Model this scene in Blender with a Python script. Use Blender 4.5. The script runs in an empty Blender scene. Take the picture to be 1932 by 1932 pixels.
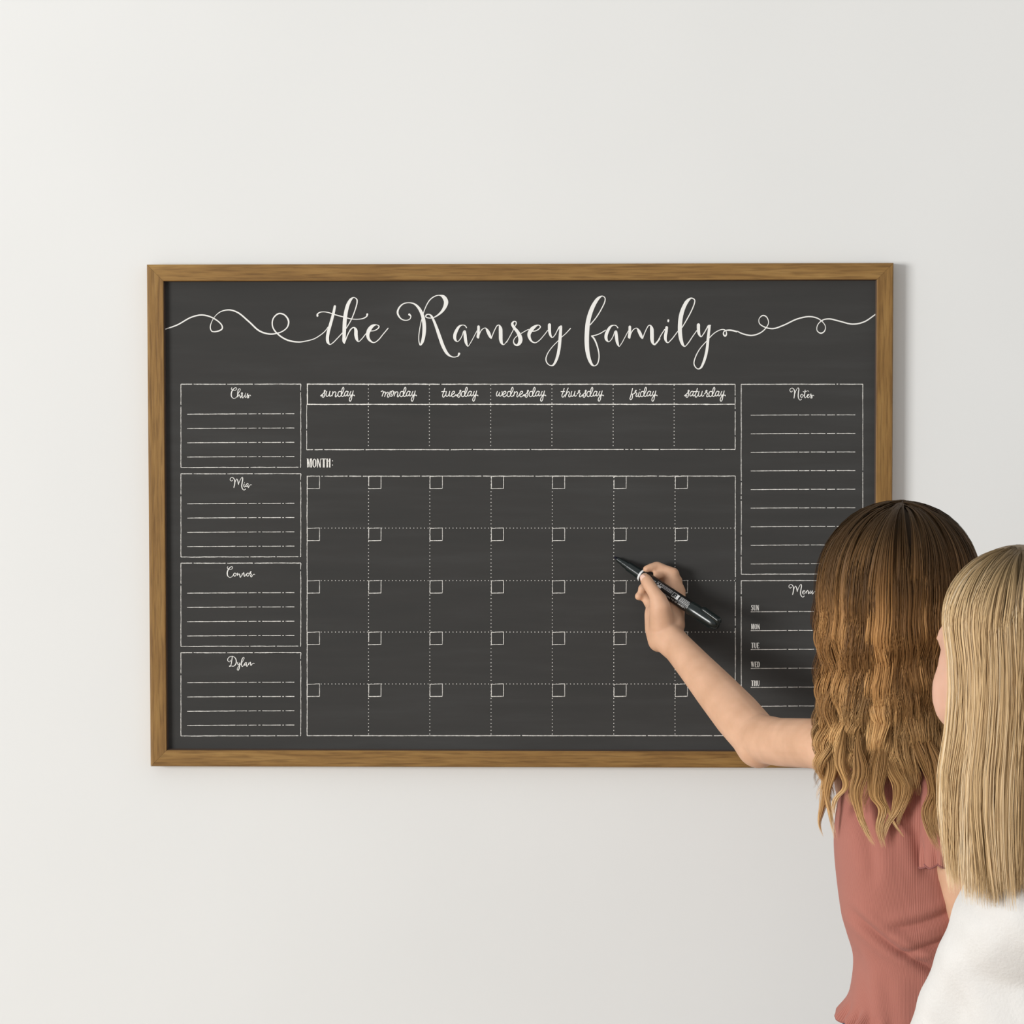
import bpy, bmesh, math, random
import numpy as np
from mathutils import Matrix, Vector

# ------------------------------------------------------------------ camera
sc = bpy.context.scene
COL = sc.collection
FPX = 5864.0                                   # focal length in px of the 1932 px frame
CAM = np.array([0.108, -4.0258, 1.4162])
YAW, PITCH, ROLL = -0.02928, -0.05244, -0.0014
_f = np.array([math.sin(YAW)*math.cos(PITCH), math.cos(YAW)*math.cos(PITCH), math.sin(PITCH)])
_r = np.array([math.cos(YAW), -math.sin(YAW), 0.0]); _u = np.cross(_r, _f)
RGT = math.cos(ROLL)*_r + math.sin(ROLL)*_u
UPV = -math.sin(ROLL)*_r + math.cos(ROLL)*_u
FWD = _f
cd = bpy.data.cameras.new('camera'); cam = bpy.data.objects.new('camera', cd); COL.objects.link(cam)
cd.sensor_width = 36.0; cd.lens = FPX/1932*36.0; cd.clip_start = 0.05; cd.clip_end = 60
cam.matrix_world = Matrix(((RGT[0], UPV[0], -FWD[0], CAM[0]), (RGT[1], UPV[1], -FWD[1], CAM[1]),
                           (RGT[2], UPV[2], -FWD[2], CAM[2]), (0, 0, 0, 1)))
sc.camera = cam

# ------------------------------------------------------------------ light and exposure
sc.view_settings.view_transform = 'Standard'; sc.view_settings.look = 'None'
sc.view_settings.gamma = 1.0; sc.view_settings.use_curve_mapping = False
sc.view_settings.exposure = 0.0
w = bpy.data.worlds.new('world'); sc.world = w; w.use_nodes = True
w.node_tree.nodes['Background'].inputs[0].default_value = (1.0, 1.0, 1.0, 1)
w.node_tree.nodes['Background'].inputs[1].default_value = 0.60

def area(name, loc, target, sx, sy, power, col):
    l = bpy.data.lights.new(name, 'AREA'); l.shape = 'RECTANGLE'; l.size = sx; l.size_y = sy
    l.energy = power; l.color = col
    o = bpy.data.objects.new(name, l); COL.objects.link(o); o.location = loc
    o.rotation_euler = (Vector(target)-Vector(loc)).to_track_quat('-Z', 'Y').to_euler()
    return o
area('window_daylight', (-6.5, -6.3, 1.7), (0.25, -0.1, 1.15), 3.0, 2.4, 620, (1.0, 0.995, 0.98))

# ------------------------------------------------------------------ helpers
def at(px, py, d):
    """photo pixel -> point on the plane d metres in front of the wall"""
    px = np.asarray(px, float); py = np.asarray(py, float)
    v = FWD + ((px-966)/FPX)[..., None]*RGT - ((py-966)/FPX)[..., None]*UPV
    t = (-np.asarray(d, float)-CAM[1])/v[..., 1]
    return CAM + v*t[..., None]
def A(px, py, d): return at(px, py, d)

def link(name, me, mat, parent=None, smooth=True):
    o = bpy.data.objects.new(name, me); COL.objects.link(o)
    if mat is not None: me.materials.append(mat)
    if smooth and len(me.polygons):
        me.polygons.foreach_set('use_smooth', np.ones(len(me.polygons), bool))
    if parent is not None:
        o.parent = parent
        l = Vector((0, 0, 0)); p = parent
        while p is not None:
            l += p.location if p.type == 'EMPTY' else Vector((0, 0, 0)); p = p.parent if p.type != 'EMPTY' else None
        if parent.type == 'EMPTY': o.location = -l
    return o
def tag(o, label, cat=None, kind=None, group=None):
    o['label'] = label
    if cat: o['category'] = cat
    if kind: o['kind'] = kind
    if group: o['group'] = group
    return o
def empty(name, loc):
    o = bpy.data.objects.new(name, None); COL.objects.link(o); o.location = loc; o.empty_display_size = 0.05
    return o
def pyd(name, v, f):
    me = bpy.data.meshes.new(name); me.from_pydata([tuple(map(float, p)) for p in v], [], [tuple(map(int, q)) for q in f]); me.update(); return me
def quadmesh(name, v, q):
    """fast mesh from arrays: v (n,3), q (m,4)"""
    me = bpy.data.meshes.new(name); v = np.asarray(v, np.float32); q = np.asarray(q, np.int32)
    me.vertices.add(len(v)); me.vertices.foreach_set('co', v.ravel())
    k = q.shape[1]
    me.loops.add(q.size); me.loops.foreach_set('vertex_index', q.ravel())
    me.polygons.add(len(q)); me.polygons.foreach_set('loop_start', np.arange(0, q.size, k, dtype=np.int32))
    me.update(calc_edges=True); me.validate(); return me

def mat(name, col, rough=0.6, spec=0.3, build=None, sss=0.0):
    m = bpy.data.materials.new(name); m.use_nodes = True
    nt = m.node_tree; b = nt.nodes['Principled BSDF']
    b.inputs['Base Color'].default_value = (*col, 1); b.inputs['Roughness'].default_value = rough
    b.inputs['Specular IOR Level'].default_value = spec
    if sss:
        b.inputs['Subsurface Weight'].default_value = sss
        b.inputs['Subsurface Radius'].default_value = (0.012, 0.004, 0.002); b.inputs['Subsurface Scale'].default_value = 0.6
    if build: build(nt, b)
    return m
def N(nt, t, **kw):
    n = nt.nodes.new(t)
    for k, v in kw.items():
        if k in n.inputs: n.inputs[k].default_value = v
        else: setattr(n, k, v)
    return n
def coords(nt, scale=(1, 1, 1), out='Object'):
    c = N(nt, 'ShaderNodeTexCoord'); mp = N(nt, 'ShaderNodeMapping'); mp.inputs['Scale'].default_value = scale
    nt.links.new(c.outputs[out], mp.inputs[0]); return mp.outputs[0]
def ramp(nt, src, stops):
    r = N(nt, 'ShaderNodeValToRGB'); e = r.color_ramp.elements
    while len(e) < len(stops): e.new(0.5)
    for k, (p, c) in enumerate(stops): e[k].position = p; e[k].color = (*c, 1)
    nt.links.new(src, r.inputs[0]); return r.outputs[0]
def bump(nt, b, src, strength, dist):
    n = N(nt, 'ShaderNodeBump'); n.inputs['Strength'].default_value = strength; n.inputs['Distance'].default_value = dist
    nt.links.new(src, n.inputs['Height']); nt.links.new(n.outputs[0], b.inputs['Normal'])
def lin(r, g, b): return tuple(((c/255+0.055)/1.055)**2.4 if c > 10 else c/255/12.92 for c in (r, g, b))

# ------------------------------------------------------------------ materials
def b_wall(nt, b):
    n = N(nt, 'ShaderNodeTexNoise', Scale=2.2, Detail=3.0); nt.links.new(coords(nt), n.inputs['Vector'])
    nt.links.new(ramp(nt, n.outputs[0], [(0.3, (0.750, 0.762, 0.755)), (0.7, (0.775, 0.787, 0.780))]), b.inputs['Base Color'])
    n2 = N(nt, 'ShaderNodeTexNoise', Scale=220.0, Detail=2.0); nt.links.new(coords(nt), n2.inputs['Vector'])
    bump(nt, b, n2.outputs[0], 0.05, 0.001)
M_WALL = mat('wall_paint', (0.8, 0.79, 0.77), 0.75, 0.15, b_wall)
M_TRIM = mat('white_trim', (0.85, 0.85, 0.83), 0.4, 0.4)
def b_floor(nt, b):
    n = N(nt, 'ShaderNodeTexNoise', Scale=6.0, Detail=6.0); nt.links.new(coords(nt, (1, 9, 1)), n.inputs['Vector'])
    nt.links.new(ramp(nt, n.outputs[0], [(0.3, (0.36, 0.26, 0.17)), (0.7, (0.48, 0.36, 0.25))]), b.inputs['Base Color'])
M_FLOOR = mat('oak_floor', (0.4, 0.3, 0.2), 0.45, 0.4, b_floor)
def b_board(nt, b):
    v = coords(nt, (2.2, 2.2, 22))
    n = N(nt, 'ShaderNodeTexNoise', Scale=2.0, Detail=7.0, Roughness=0.62); nt.links.new(v, n.inputs['Vector'])
    n2 = N(nt, 'ShaderNodeTexNoise', Scale=2.6, Detail=2.0); nt.links.new(coords(nt), n2.inputs['Vector'])
    mx = N(nt, 'ShaderNodeMix', data_type='FLOAT'); mx.inputs['Factor'].default_value = 0.42
    nt.links.new(n.outputs[0], mx.inputs['A']); nt.links.new(n2.outputs[0], mx.inputs['B'])
    nt.links.new(ramp(nt, mx.outputs['Result'], [(0.30, (0.043, 0.0435, 0.0425)), (0.5, (0.0495, 0.0490, 0.0475)), (0.72, (0.061, 0.0615, 0.0605))]), b.inputs['Base Color'])
M_BOARD = mat('chalkboard_print', (0.055, 0.055, 0.052), 0.85, 0.08, b_board)
def b_ink(nt, b):
    n = N(nt, 'ShaderNodeTexNoise', Scale=900.0, Detail=2.0); nt.links.new(coords(nt), n.inputs['Vector'])
    nt.links.new(ramp(nt, n.outputs[0], [(0.35, (0.62, 0.61, 0.58)), (0.6, (0.86, 0.85, 0.81))]), b.inputs['Base Color'])
M_CHALK = mat('chalk_ink', (0.8, 0.79, 0.75), 0.9, 0.05, b_ink)
M_TITLE = mat('white_ink', (0.83, 0.83, 0.80), 0.85, 0.05)
def b_wood(nt, b):
    n = N(nt, 'ShaderNodeTexNoise', Scale=9.0, Detail=8.0, Roughness=0.65); nt.links.new(coords(nt, (0.8, 9, 9)), n.inputs['Vector'])
    n2 = N(nt, 'ShaderNodeTexNoise', Scale=60.0, Detail=5.0); nt.links.new(coords(nt, (0.35, 6, 6)), n2.inputs['Vector'])
    n3 = N(nt, 'ShaderNodeTexNoise', Scale=3.2, Detail=2.0); nt.links.new(coords(nt), n3.inputs['Vector'])
    c = ramp(nt, n.outputs[0], [(0.28, (0.185, 0.097, 0.028)), (0.5, (0.285, 0.160, 0.048)), (0.72, (0.365, 0.222, 0.074))])
    g = ramp(nt, n2.outputs[0], [(0.36, (0.62, 0.58, 0.55)), (0.52, (1, 1, 1))])
    h = ramp(nt, n3.outputs[0], [(0.3, (0.78, 0.74, 0.70)), (0.65, (1.08, 1.08, 1.06))])
    m1 = N(nt, 'ShaderNodeMix', data_type='RGBA', blend_type='MULTIPLY'); m1.inputs['Factor'].default_value = 0.8
    nt.links.new(c, m1.inputs['A']); nt.links.new(g, m1.inputs['B'])
    m2 = N(nt, 'ShaderNodeMix', data_type='RGBA', blend_type='MULTIPLY'); m2.inputs['Factor'].default_value = 0.9
    nt.links.new(m1.outputs['Result'], m2.inputs['A']); nt.links.new(h, m2.inputs['B'])
    nt.links.new(m2.outputs['Result'], b.inputs['Base Color'])
    bump(nt, b, n2.outputs[0], 0.25, 0.001)
M_WOOD = mat('stained_wood', (0.3, 0.17, 0.06), 0.5, 0.3, b_wood)
M_LIP = mat('frame_lip', (0.10, 0.07, 0.055), 0.6, 0.2)
def b_skin(nt, b):
    n = N(nt, 'ShaderNodeTexNoise', Scale=35.0, Detail=3.0); nt.links.new(coords(nt), n.inputs['Vector'])
    nt.links.new(ramp(nt, n.outputs[0], [(0.3, (0.60, 0.355, 0.225)), (0.7, (0.70, 0.43, 0.285))]), b.inputs['Base Color'])
    n2 = N(nt, 'ShaderNodeTexNoise', Scale=420.0, Detail=2.0); nt.links.new(coords(nt), n2.inputs['Vector'])
    bump(nt, b, n2.outputs[0], 0.06, 0.0006)
M_SKIN = mat('tanned_skin', (0.7, 0.45, 0.3), 0.55, 0.3, b_skin, 0.12)
def b_skin2(nt, b):
    n = N(nt, 'ShaderNodeTexNoise', Scale=30.0, Detail=3.0); nt.links.new(coords(nt), n.inputs['Vector'])
    nt.links.new(ramp(nt, n.outputs[0], [(0.3, (0.62, 0.365, 0.26)), (0.7, (0.69, 0.42, 0.31))]), b.inputs['Base Color'])
M_SKIN2 = mat('rosy_skin', (0.75, 0.48, 0.37), 0.5, 0.3, b_skin2, 0.12)
M_NAIL = mat('fingernail', (0.78, 0.52, 0.42), 0.3, 0.5)
M_LIPS = mat('lips', (0.55, 0.22, 0.18), 0.45, 0.4)
M_EYE = mat('eye_white', (0.85, 0.84, 0.82), 0.2, 0.5)
M_IRIS = mat('eye_iris', (0.10, 0.07, 0.04), 0.2, 0.5)
def b_hair(nt, b):
    a = N(nt, 'ShaderNodeAttribute', attribute_name='hcol'); nt.links.new(a.outputs['Color'], b.inputs['Base Color'])
M_HAIR = mat('hair_strands', (0.3, 0.2, 0.1), 0.5, 0.13, b_hair)
def b_rib(nt, b):
    u = N(nt, 'ShaderNodeUVMap', uv_map='uv'); mp = N(nt, 'ShaderNodeMapping'); nt.links.new(u.outputs[0], mp.inputs[0])
    wv = N(nt, 'ShaderNodeTexWave', Scale=1.0, Distortion=0.0); wv.bands_direction = 'X'; nt.links.new(mp.outputs[0], wv.inputs['Vector'])
    nt.links.new(ramp(nt, wv.outputs['Fac'], [(0.15, (0.365, 0.138, 0.106)), (0.7, (0.445, 0.178, 0.140))]), b.inputs['Base Color'])
    bump(nt, b, wv.outputs['Fac'], 0.35, 0.0007)
M_SHIRT = mat('ribbed_jersey', (0.46, 0.18, 0.15), 0.85, 0.1, b_rib)
M_SHIRT.node_tree.nodes['Principled BSDF'].inputs['Sheen Weight'].default_value = 0.15
M_HEM = mat('hem_thread', (0.30, 0.12, 0.11), 0.8, 0.1)
def b_knit(nt, b):
    n = N(nt, 'ShaderNodeTexNoise', Scale=24.0, Detail=6.0); nt.links.new(coords(nt), n.inputs['Vector'])
    nt.links.new(ramp(nt, n.outputs[0], [(0.3, (0.66, 0.65, 0.63)), (0.7, (0.72, 0.71, 0.69))]), b.inputs['Base Color'])
    n2 = N(nt, 'ShaderNodeTexNoise', Scale=300.0, Detail=4.0); nt.links.new(coords(nt), n2.inputs['Vector'])
    bump(nt, b, n2.outputs[0], 0.35, 0.002)
M_KNIT = mat('fuzzy_knit', (0.8, 0.79, 0.77), 0.95, 0.05, b_knit)
def b_denim(nt, b):
    n = N(nt, 'ShaderNodeTexNoise', Scale=60.0, Detail=5.0); nt.links.new(coords(nt), n.inputs['Vector'])
    nt.links.new(ramp(nt, n.outputs[0], [(0.3, (0.05, 0.08, 0.15)), (0.7, (0.10, 0.15, 0.25))]), b.inputs['Base Color'])
M_DENIM = mat('denim', (0.08, 0.12, 0.2), 0.85, 0.1, b_denim)
M_PEN = mat('black_plastic', (0.006, 0.011, 0.011), 0.22, 0.5)
M_PENM = mat('black_label', (0.005, 0.005, 0.005), 0.4, 0.4)
M_NIB = mat('felt_nib', (0.012, 0.012, 0.02), 0.8, 0.1)
M_PRINT = mat('white_pen_print', (0.75, 0.76, 0.76), 0.5, 0.2)

# ------------------------------------------------------------------ the setting
def box(name, x0, x1, y0, y1, z0, z1, m, bev=0.0):
    bm = bmesh.new(); bmesh.ops.create_cube(bm, size=1)
    for v in bm.verts: v.co = ((x0+x1)/2+v.co.x*(x1-x0), (y0+y1)/2+v.co.y*(y1-y0), (z0+z1)/2+v.co.z*(z1-z0))
    if bev: bmesh.ops.bevel(bm, geom=bm.edges[:], offset=bev, segments=2, affect='EDGES')
    me = bpy.data.meshes.new(name); bm.to_mesh(me); bm.free(); return link(name, me, m, smooth=False)
tag(box('wall_back', -4, 4, 0, 0.12, 0, 2.7, M_WALL), 'plain off-white painted wall behind the calendar', kind='structure')
tag(box('floor', -4, 4, -5.5, 0.12, -0.05, 0, M_FLOOR), 'oak floor in front of the white wall', kind='structure')
tag(box('baseboard_back', -4, 4, -0.015, 0, 0, 0.11, M_TRIM, 0.004), 'white baseboard along the foot of the wall', kind='structure')

# ------------------------------------------------------------------ the framed wall calendar
W, H, ZC = 0.960, 0.6508, 1.2
D_FACE, D_PANEL = 0.022, 0.0135
D_INK = D_PANEL+0.0003
cal = empty('wall_calendar', (0, 0, ZC-H/2))
tag(cal, 'large chalkboard family calendar in a brown wooden frame on the wall', 'calendar')
FW = 0.0225                                     # rail width
PROF = [(0.0, 0.0), (0.0, 0.0205), (0.0012, 0.0218), (0.003, D_FACE), (FW-0.0022, D_FACE), (FW-0.0012, D_FACE-0.0008), (FW, D_PANEL-0.0005), (FW, 0.004)]
def rail(length, inward):
    i = np.array(inward, float); o = np.array([0, -1.0, 0]); x = np.cross(i, o)
    v, f = [], []
    n = len(PROF); segs = 12
    for s in range(segs+1):
        t = s/segs*2-1
        for (a, h) in PROF: v.append((t*(length/2-a-0.00012), a, h))
    for s in range(segs):
        for k in range(n-1):
            p = s*n+k; f.append((p, p+n, p+n+1, p+1))
        p = s*n; f.append((p+n-1, p+2*n-1, p+n, p))
    f.append(tuple(range(n))); f.append(tuple(reversed(range(segs*n, segs*n+n))))
    me = pyd('frame_rail', v, f)
    bm = bmesh.new(); bm.from_mesh(me); bmesh.ops.recalc_face_normals(bm, faces=bm.faces); bm.to_mesh(me); bm.free()
    ob = link('frame_rail', me, M_WOOD, cal, smooth=False)
    me.materials.append(M_LIP)
    for p in me.polygons:
        c = p.center
        if c.y > FW-0.0014: p.material_index = 1
    c = np.array([0, 0, ZC])-i*(H/2 if abs(i[2]) > 0.5 else W/2)
    c = c-np.array(cal.location)
    ob.matrix_local = Matrix(((x[0], i[0], o[0], c[0]), (x[1], i[1], o[1], c[1]), (x[2], i[2], o[2], c[2]), (0, 0, 0, 1)))
    return ob
for L, inw, lb in ((W, (0, 0, -1), 'top wooden frame rail'), (W, (0, 0, 1), 'bottom wooden frame rail'),
                   (H, (1, 0, 0), 'left wooden frame rail'), (H, (-1, 0, 0), 'right wooden frame rail')):
    rail(L, inw)['label'] = lb
pw, ph = W/2-FW+0.003, H/2-FW+0.003
bm = bmesh.new(); bmesh.ops.create_cube(bm, size=1)
for v in bm.verts: v.co = (v.co.x*2*pw, -0.009+v.co.y*0.009, ZC+v.co.z*2*ph)
me = bpy.data.meshes.new('chalkboard_panel'); bm.to_mesh(me); bm.free()
link('chalkboard_panel', me, M_BOARD, cal, smooth=False)['label'] = 'dark grey chalkboard panel with white lettering'

# --- flat print: ribbons drawn on the panel
def catmull(p, n=7):
    p = np.asarray(p, float)
    if len(p) < 3: return np.array([p[0]+(p[-1]-p[0])*t for t in np.linspace(0, 1, 4)])
    q = np.vstack([2*p[0]-p[1], p, 2*p[-1]-p[-2]]); out = []
    for k in range(1, len(q)-2):
        p0, p1, p2, p3 = q[k-1], q[k], q[k+1], q[k+2]
        # centripetal parametrisation keeps loops clean
        d1 = max(np.hypot(*(p1-p0)[:2])**.5, 1e-3); d2 = max(np.hypot(*(p2-p1)[:2])**.5, 1e-3); d3 = max(np.hypot(*(p3-p2)[:2])**.5, 1e-3)
        m1 = (p2-p1)+d2*((p1-p0)/d1-(p2-p0)/(d1+d2)); m2 = (p2-p1)+d2*((p3-p2)/d3-(p3-p1)/(d2+d3))
        for t in np.arange(n)/n:
            out.append((2*t**3-3*t**2+1)*p1+(t**3-2*t**2+t)*m1+(-2*t**3+3*t**2)*p2+(t**3-t**2)*m2)
    out.append(q[-2]); return np.array(out)
class Ink:
    def __init__(s): s.v = []; s.f = []; s.d = []; s.k = 0
    def lay(s):
        s.k += 1; n = len(s.v)-len(s.d); h = max(n//2, 1) if n > 12 else 10**9
        s.d += [D_INK+(s.k % 17)*2.2e-5+2.0e-5*((j % h)/h) for j in range(n)]
    def poly(s, pts):
        b = len(s.v); s.v += [tuple(p) for p in pts]; s.f.append(tuple(range(b, b+len(pts)))); s.lay()
    def disc(s, x, y, r, n=10): s.poly([(x+r*math.cos(2*math.pi*k/n), y+r*math.sin(2*math.pi*k/n)) for k in range(n)])
    def ribbon(s, p, caps=True):
        p = np.asarray(p, float); t = np.gradient(p[:, :2], axis=0); t /= np.maximum(np.hypot(t[:, 0], t[:, 1]), 1e-6)[:, None]
        nn = np.stack([-t[:, 1], t[:, 0]], 1); h = p[:, 2:3]/2
        a = p[:, :2]+nn*h; c = p[:, :2]-nn*h; b = len(s.v); k = len(p)
        s.v += [tuple(x) for x in a]+[tuple(x) for x in c]
        s.f += [(b+j, b+j+1, b+k+j+1, b+k+j) for j in range(k-1)]; s.lay()
        if caps:
            s.disc(p[0, 0], p[0, 1], p[0, 2]/2); s.disc(p[-1, 0], p[-1, 1], p[-1, 2]/2)
    def stroke(s, pts, x0, y0, sc_, dx=0, dy=0, wd=None, n=7, mn=0.0, wk=1.0):
        q = np.array([(x0+(p[0]+dx)*sc_, y0+(p[1]+dy)*sc_, max((p[2] if len(p) > 2 else wd)*sc_*wk, mn)) for p in pts])
        s.ribbon(catmull(q, n))
    def seg(s, x0, y0, x1, y1, wd): s.ribbon(np.array([(x0, y0, wd), (x1, y1, wd)]), False)
    def chalk(s, x0, y0, x1, y1, wd, seed, gap=0.05, wob=0.35, step=1.5):
        wd *= 0.84; gap *= 0.62; r = random.Random(seed); L = math.hypot(x1-x0, y1-y0); n = max(2, int(L/step)); run = []; hole = 0; drift = 0
        ux, uy = (x1-x0)/L, (y1-y0)/L; ww = 0.9
        for k in range(n+1):
            t = k/n; drift = 0.85*drift+r.uniform(-wob, wob)*0.3; ww = 0.6*ww+0.4*r.uniform(0.35, 1.35)
            if hole > 0:
                hole -= 1
                if len(run) > 1: s.ribbon(np.array(run), False)
                run = []; continue
            run.append((x0+(x1-x0)*t-uy*drift, y0+(y1-y0)*t+ux*drift, wd*ww))
            if r.random() < gap and 1 < k < n-1: hole = r.choice((1, 1, 1, 1, 2))
        if len(run) > 1: s.ribbon(np.array(run), False)
    def build(s, name, m, parent, label=None):
        v = np.array(s.v); w3 = at(v[:, 0], v[:, 1], np.array(s.d))
        me = bpy.data.meshes.new(name); me.from_pydata(w3.tolist(), [], s.f); me.update()
        nrm = np.empty(len(me.polygons)*3, np.float32); me.polygons.foreach_get('normal', nrm)
        bad = [k for k, y in enumerate(nrm.reshape(-1, 3)[:, 1]) if y > 0]
        if bad:
            bm = bmesh.new(); bm.from_mesh(me); bm.faces.ensure_lookup_table()
            bmesh.ops.reverse_faces(bm, faces=[bm.faces[k] for k in bad]); bm.to_mesh(me); bm.free()
        o = link(name, me, m, parent, smooth=False)
        if label: o['label'] = label
        return o

# title lettering
S1 = 160/1932; S3 = 120/1932; S4 = 130/1932
TITLE = [
 (580, 540, S1, 0, [[(0,1245,22),(150,1200,20),(300,1110,20),(400,1025,18),(470,930,16)],
  [(625,458,52),(592,620,60),(530,850,66),(474,1050,70),(456,1190,70),(468,1275,62),(510,1327,20),(580,1290,20),(680,1190,20),(797,1065,20)],
  [(228,674,46),(228,640,34),(280,597,22),(370,585,17),(480,600,20),(600,640,24),(820,700,24),(1000,745,20),(1150,753,18),(1280,730,24),(1350,685,30),(1364,640,46)],
  [(885,960,20),(1000,760,22),(1090,530,24),(1130,380,28),(1125,300,28),(1060,257,16),(1000,290,50),(930,405,76),(882,570,84),(855,750,88),(842,950,84),(836,1130,76),(832,1260,64),(842,1305,20)],
  [(842,1305,18),(866,1240,22),(930,1080,24),(1000,970,28),(1060,940,24),(1100,990,68),(1108,1120,78),(1130,1215,58),(1165,1262,20),(1230,1210,20),(1335,1080,18)],
  [(1440,1022,16),(1530,1010,20),(1610,960,26),(1632,915,26),(1580,880,16),(1490,902,62),(1410,990,88),(1374,1110,76),(1410,1220,54),(1510,1285,22),(1610,1230,22),(1720,1100,22),(1838,958,22)]]),
 (740, 540, S1, 0, [[(388,644,48),(424,684,24),(400,748,20),(310,778,18),(200,740,28),(124,615,42),(152,500,36),(250,403,26),(375,376,18),(500,402,34),(600,490,58),(680,640,72),(720,800,80),(730,980,82),(714,1150,74),(680,1280,60),(640,1340,28),(613,1280,22),(606,1150,20),(630,950,18),(690,690,18),(760,480,20),(860,310,24),(980,225,22),(1080,207,20),(1170,245,78),(1226,350,98),(1200,470,80),(1110,600,50),(950,710,22),(840,725,20),(766,698,26),(778,655,28),(830,640,20),(885,670,40),(935,760,50),(1000,920,62),(1080,1150,74),(1160,1370,74),(1250,1530,60),(1330,1595,34),(1410,1615,18),(1500,1590,26),(1524,1538,52)]]),
 (960, 590, S4, 0, [[(-60,830,20),(0,720,20),(60,610,20),(130,470,18),(165,390,20),(206,310,28),(198,255,26),(150,242,30),(96,310,68),(140,410,74),(240,530,90),(308,660,108),(326,770,114),(290,865,90),(230,912,50),(160,880,40),(132,800,26),(170,710,22),(250,640,20)],
  [(345,582,20),(450,520,20),(555,465,20)],
  [(655,522,22),(760,505,26),(850,450,30),(886,390,30),(830,347,22),(735,385,70),(630,480,108),(568,600,96),(580,700,76),(640,800,46),(740,842,26),(850,780,24),(970,650,22),(1092,495,22)],
  [(1140,340,86),(1140,440,86),(1148,550,78),(1176,650,54),(1220,695,24),(1290,630,24),(1370,480,26),(1430,400,50),(1480,372,26)],
  [(1460,395,76),(1445,600,84),(1430,800,86),(1410,1000,84),(1370,1200,78),(1310,1370,66),(1240,1470,46),(1170,1482,24),(1080,1420,30),(1040,1310,30),(1080,1160,26),(1200,980,22),(1390,780,20)],
  [(1475,690,20),(1600,580,22),(1728,442,26)]]),
 (1090, 540, S1, 0, [[(285,880,22),(430,700,24),(550,500,24),(620,340,24),(618,262,22),(560,225,20),(470,275,62),(370,415,86),(290,600,95),(237,800,100),(211,1050,102),(207,1300,100),(225,1500,90),(270,1680,72),(330,1790,46),(380,1815,20),(440,1780,24),(478,1680,26),(484,1550,26),(455,1400,30),(402,1250,36),(350,1165,36),(312,1135,22)],
  [(312,1135,22),(420,1112,22),(520,1072,22),(635,1000,20)]]),
 (1230, 540, S1, 0, [[(50,1332,20),(130,1250,22),(210,1110,20),(290,985,20)],
  [(336,940,62),(326,1030,66),(306,1150,66),(316,1235,50),(360,1287,22),(440,1220,22),(592,1025,18)],
  [(374,778,46),(372,800,40)],
  [(688,940,20),(800,750,24),(910,540,24),(970,380,24),(972,310,24),(900,272,28),(810,335,70),(730,470,84),(668,650,94),(641,850,94),(640,1050,90),(666,1230,78),(710,1340,50),(750,1370,22),(830,1290,22),(930,1140,20),(1027,1005,18)],
  [(1060,882,74),(1060,960,72),(1070,1070,62),(1095,1130,36),(1120,1150,22),(1180,1080,22),(1250,960,24),(1290,905,40),(1335,892,22)],
  [(1312,915,54),(1295,1050,60),(1278,1200,62),(1262,1380,62),(1225,1580,62),(1170,1750,54),(1110,1860,40),(1050,1885,20),(990,1840,24),(958,1760,24),(990,1620,24),(1090,1430,20),(1245,1250,18)],
  [(1303,1182,20),(1420,1070,20),(1520,1010,20),(1610,985,20),(1670,1000,18),(1698,1060,24),(1690,1115,34),(1665,1135,34),(1635,1105,32),(1632,1050,24),(1670,1012,24),(1760,1002,34),(1850,1012,34),(1932,1035,32)]]),
]
AM = [[(650,455,30),(600,392,26),(520,376,22),(430,415,60),(335,560,92),(290,700,96),(302,810,78),(370,878,24),(450,810,26),(520,680,24),(560,572,34),(592,560,56),(600,640,86),(615,800,92),(642,930,74),(690,1018,24),(760,930,22),(860,750,22),(965,550,20)],
      [(1012,425,80),(1012,500,80),(1004,650,80),(990,745,66),(1015,772,24),(1040,650,26),(1120,510,26),(1220,465,24),(1290,560,88),(1355,700,86),(1385,760,58)],
      [(1405,780,22),(1430,700,26),(1500,530,26),(1580,392,28),(1635,378,30),(1676,470,100),(1685,640,112),(1690,820,106),(1722,930,68),(1775,972,22),(1840,910,22),(1932,785,20)]]
ink = Ink()
for x0, y0, s, dx, strokes in TITLE:
    for st in strokes: ink.stroke(st, x0, y0, s, dx, n=9)
for ddx in (0, 285.4):
    for st in AM: ink.stroke(st, 840+ddx, 590+(0.3 if ddx else 0), S3, n=9)
ink.build('title_lettering', M_TITLE, cal, 'large white script lettering across the top of the board')
ink = Ink(); s = 500/1932
ink.stroke([(160,507,8),(250,475,9),(350,420,9),(430,403,10),(510,425,9),(572,475,9),(576,503,10),(545,521,9),(502,522,7),(490,492,7),(512,430,4),(560,382,6),(625,366,9),(690,385,10),(770,450,11),(850,520,11),(930,542,10),(1010,525,8),(1052,490,9),(1060,445,12),(1030,402,10),(988,393,10),(948,430,9),(945,490,9),(980,540,10),(1050,585,11),(1135,600,9),(1200,591,6)], 270, 490, s, n=9)
ink.build('flourish', M_TITLE, cal, 'white looping flourish left of the title')
ink = Ink(); s = 420/1932
ink.stroke([(418,667,9),(470,690,11),(545,703,11),(620,680,10),(670,635,8),(690,590,7),(672,542,9),(640,530,10),(608,560,6),(612,600,8),(660,632,10),(730,644,11),(820,615,11),(940,560,11),(1050,540,11),(1130,562,9),(1182,620,6),(1176,665,9),(1145,684,11),(1112,662,7),(1115,615,7),(1160,570,9),(1220,560,11),(1300,578,11),(1420,605,11),(1520,585,11),(1622,518,10)], 1300, 480, s, n=9)
ink.build('flourish', M_TITLE, cal, 'white looping flourish right of the title')

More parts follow.
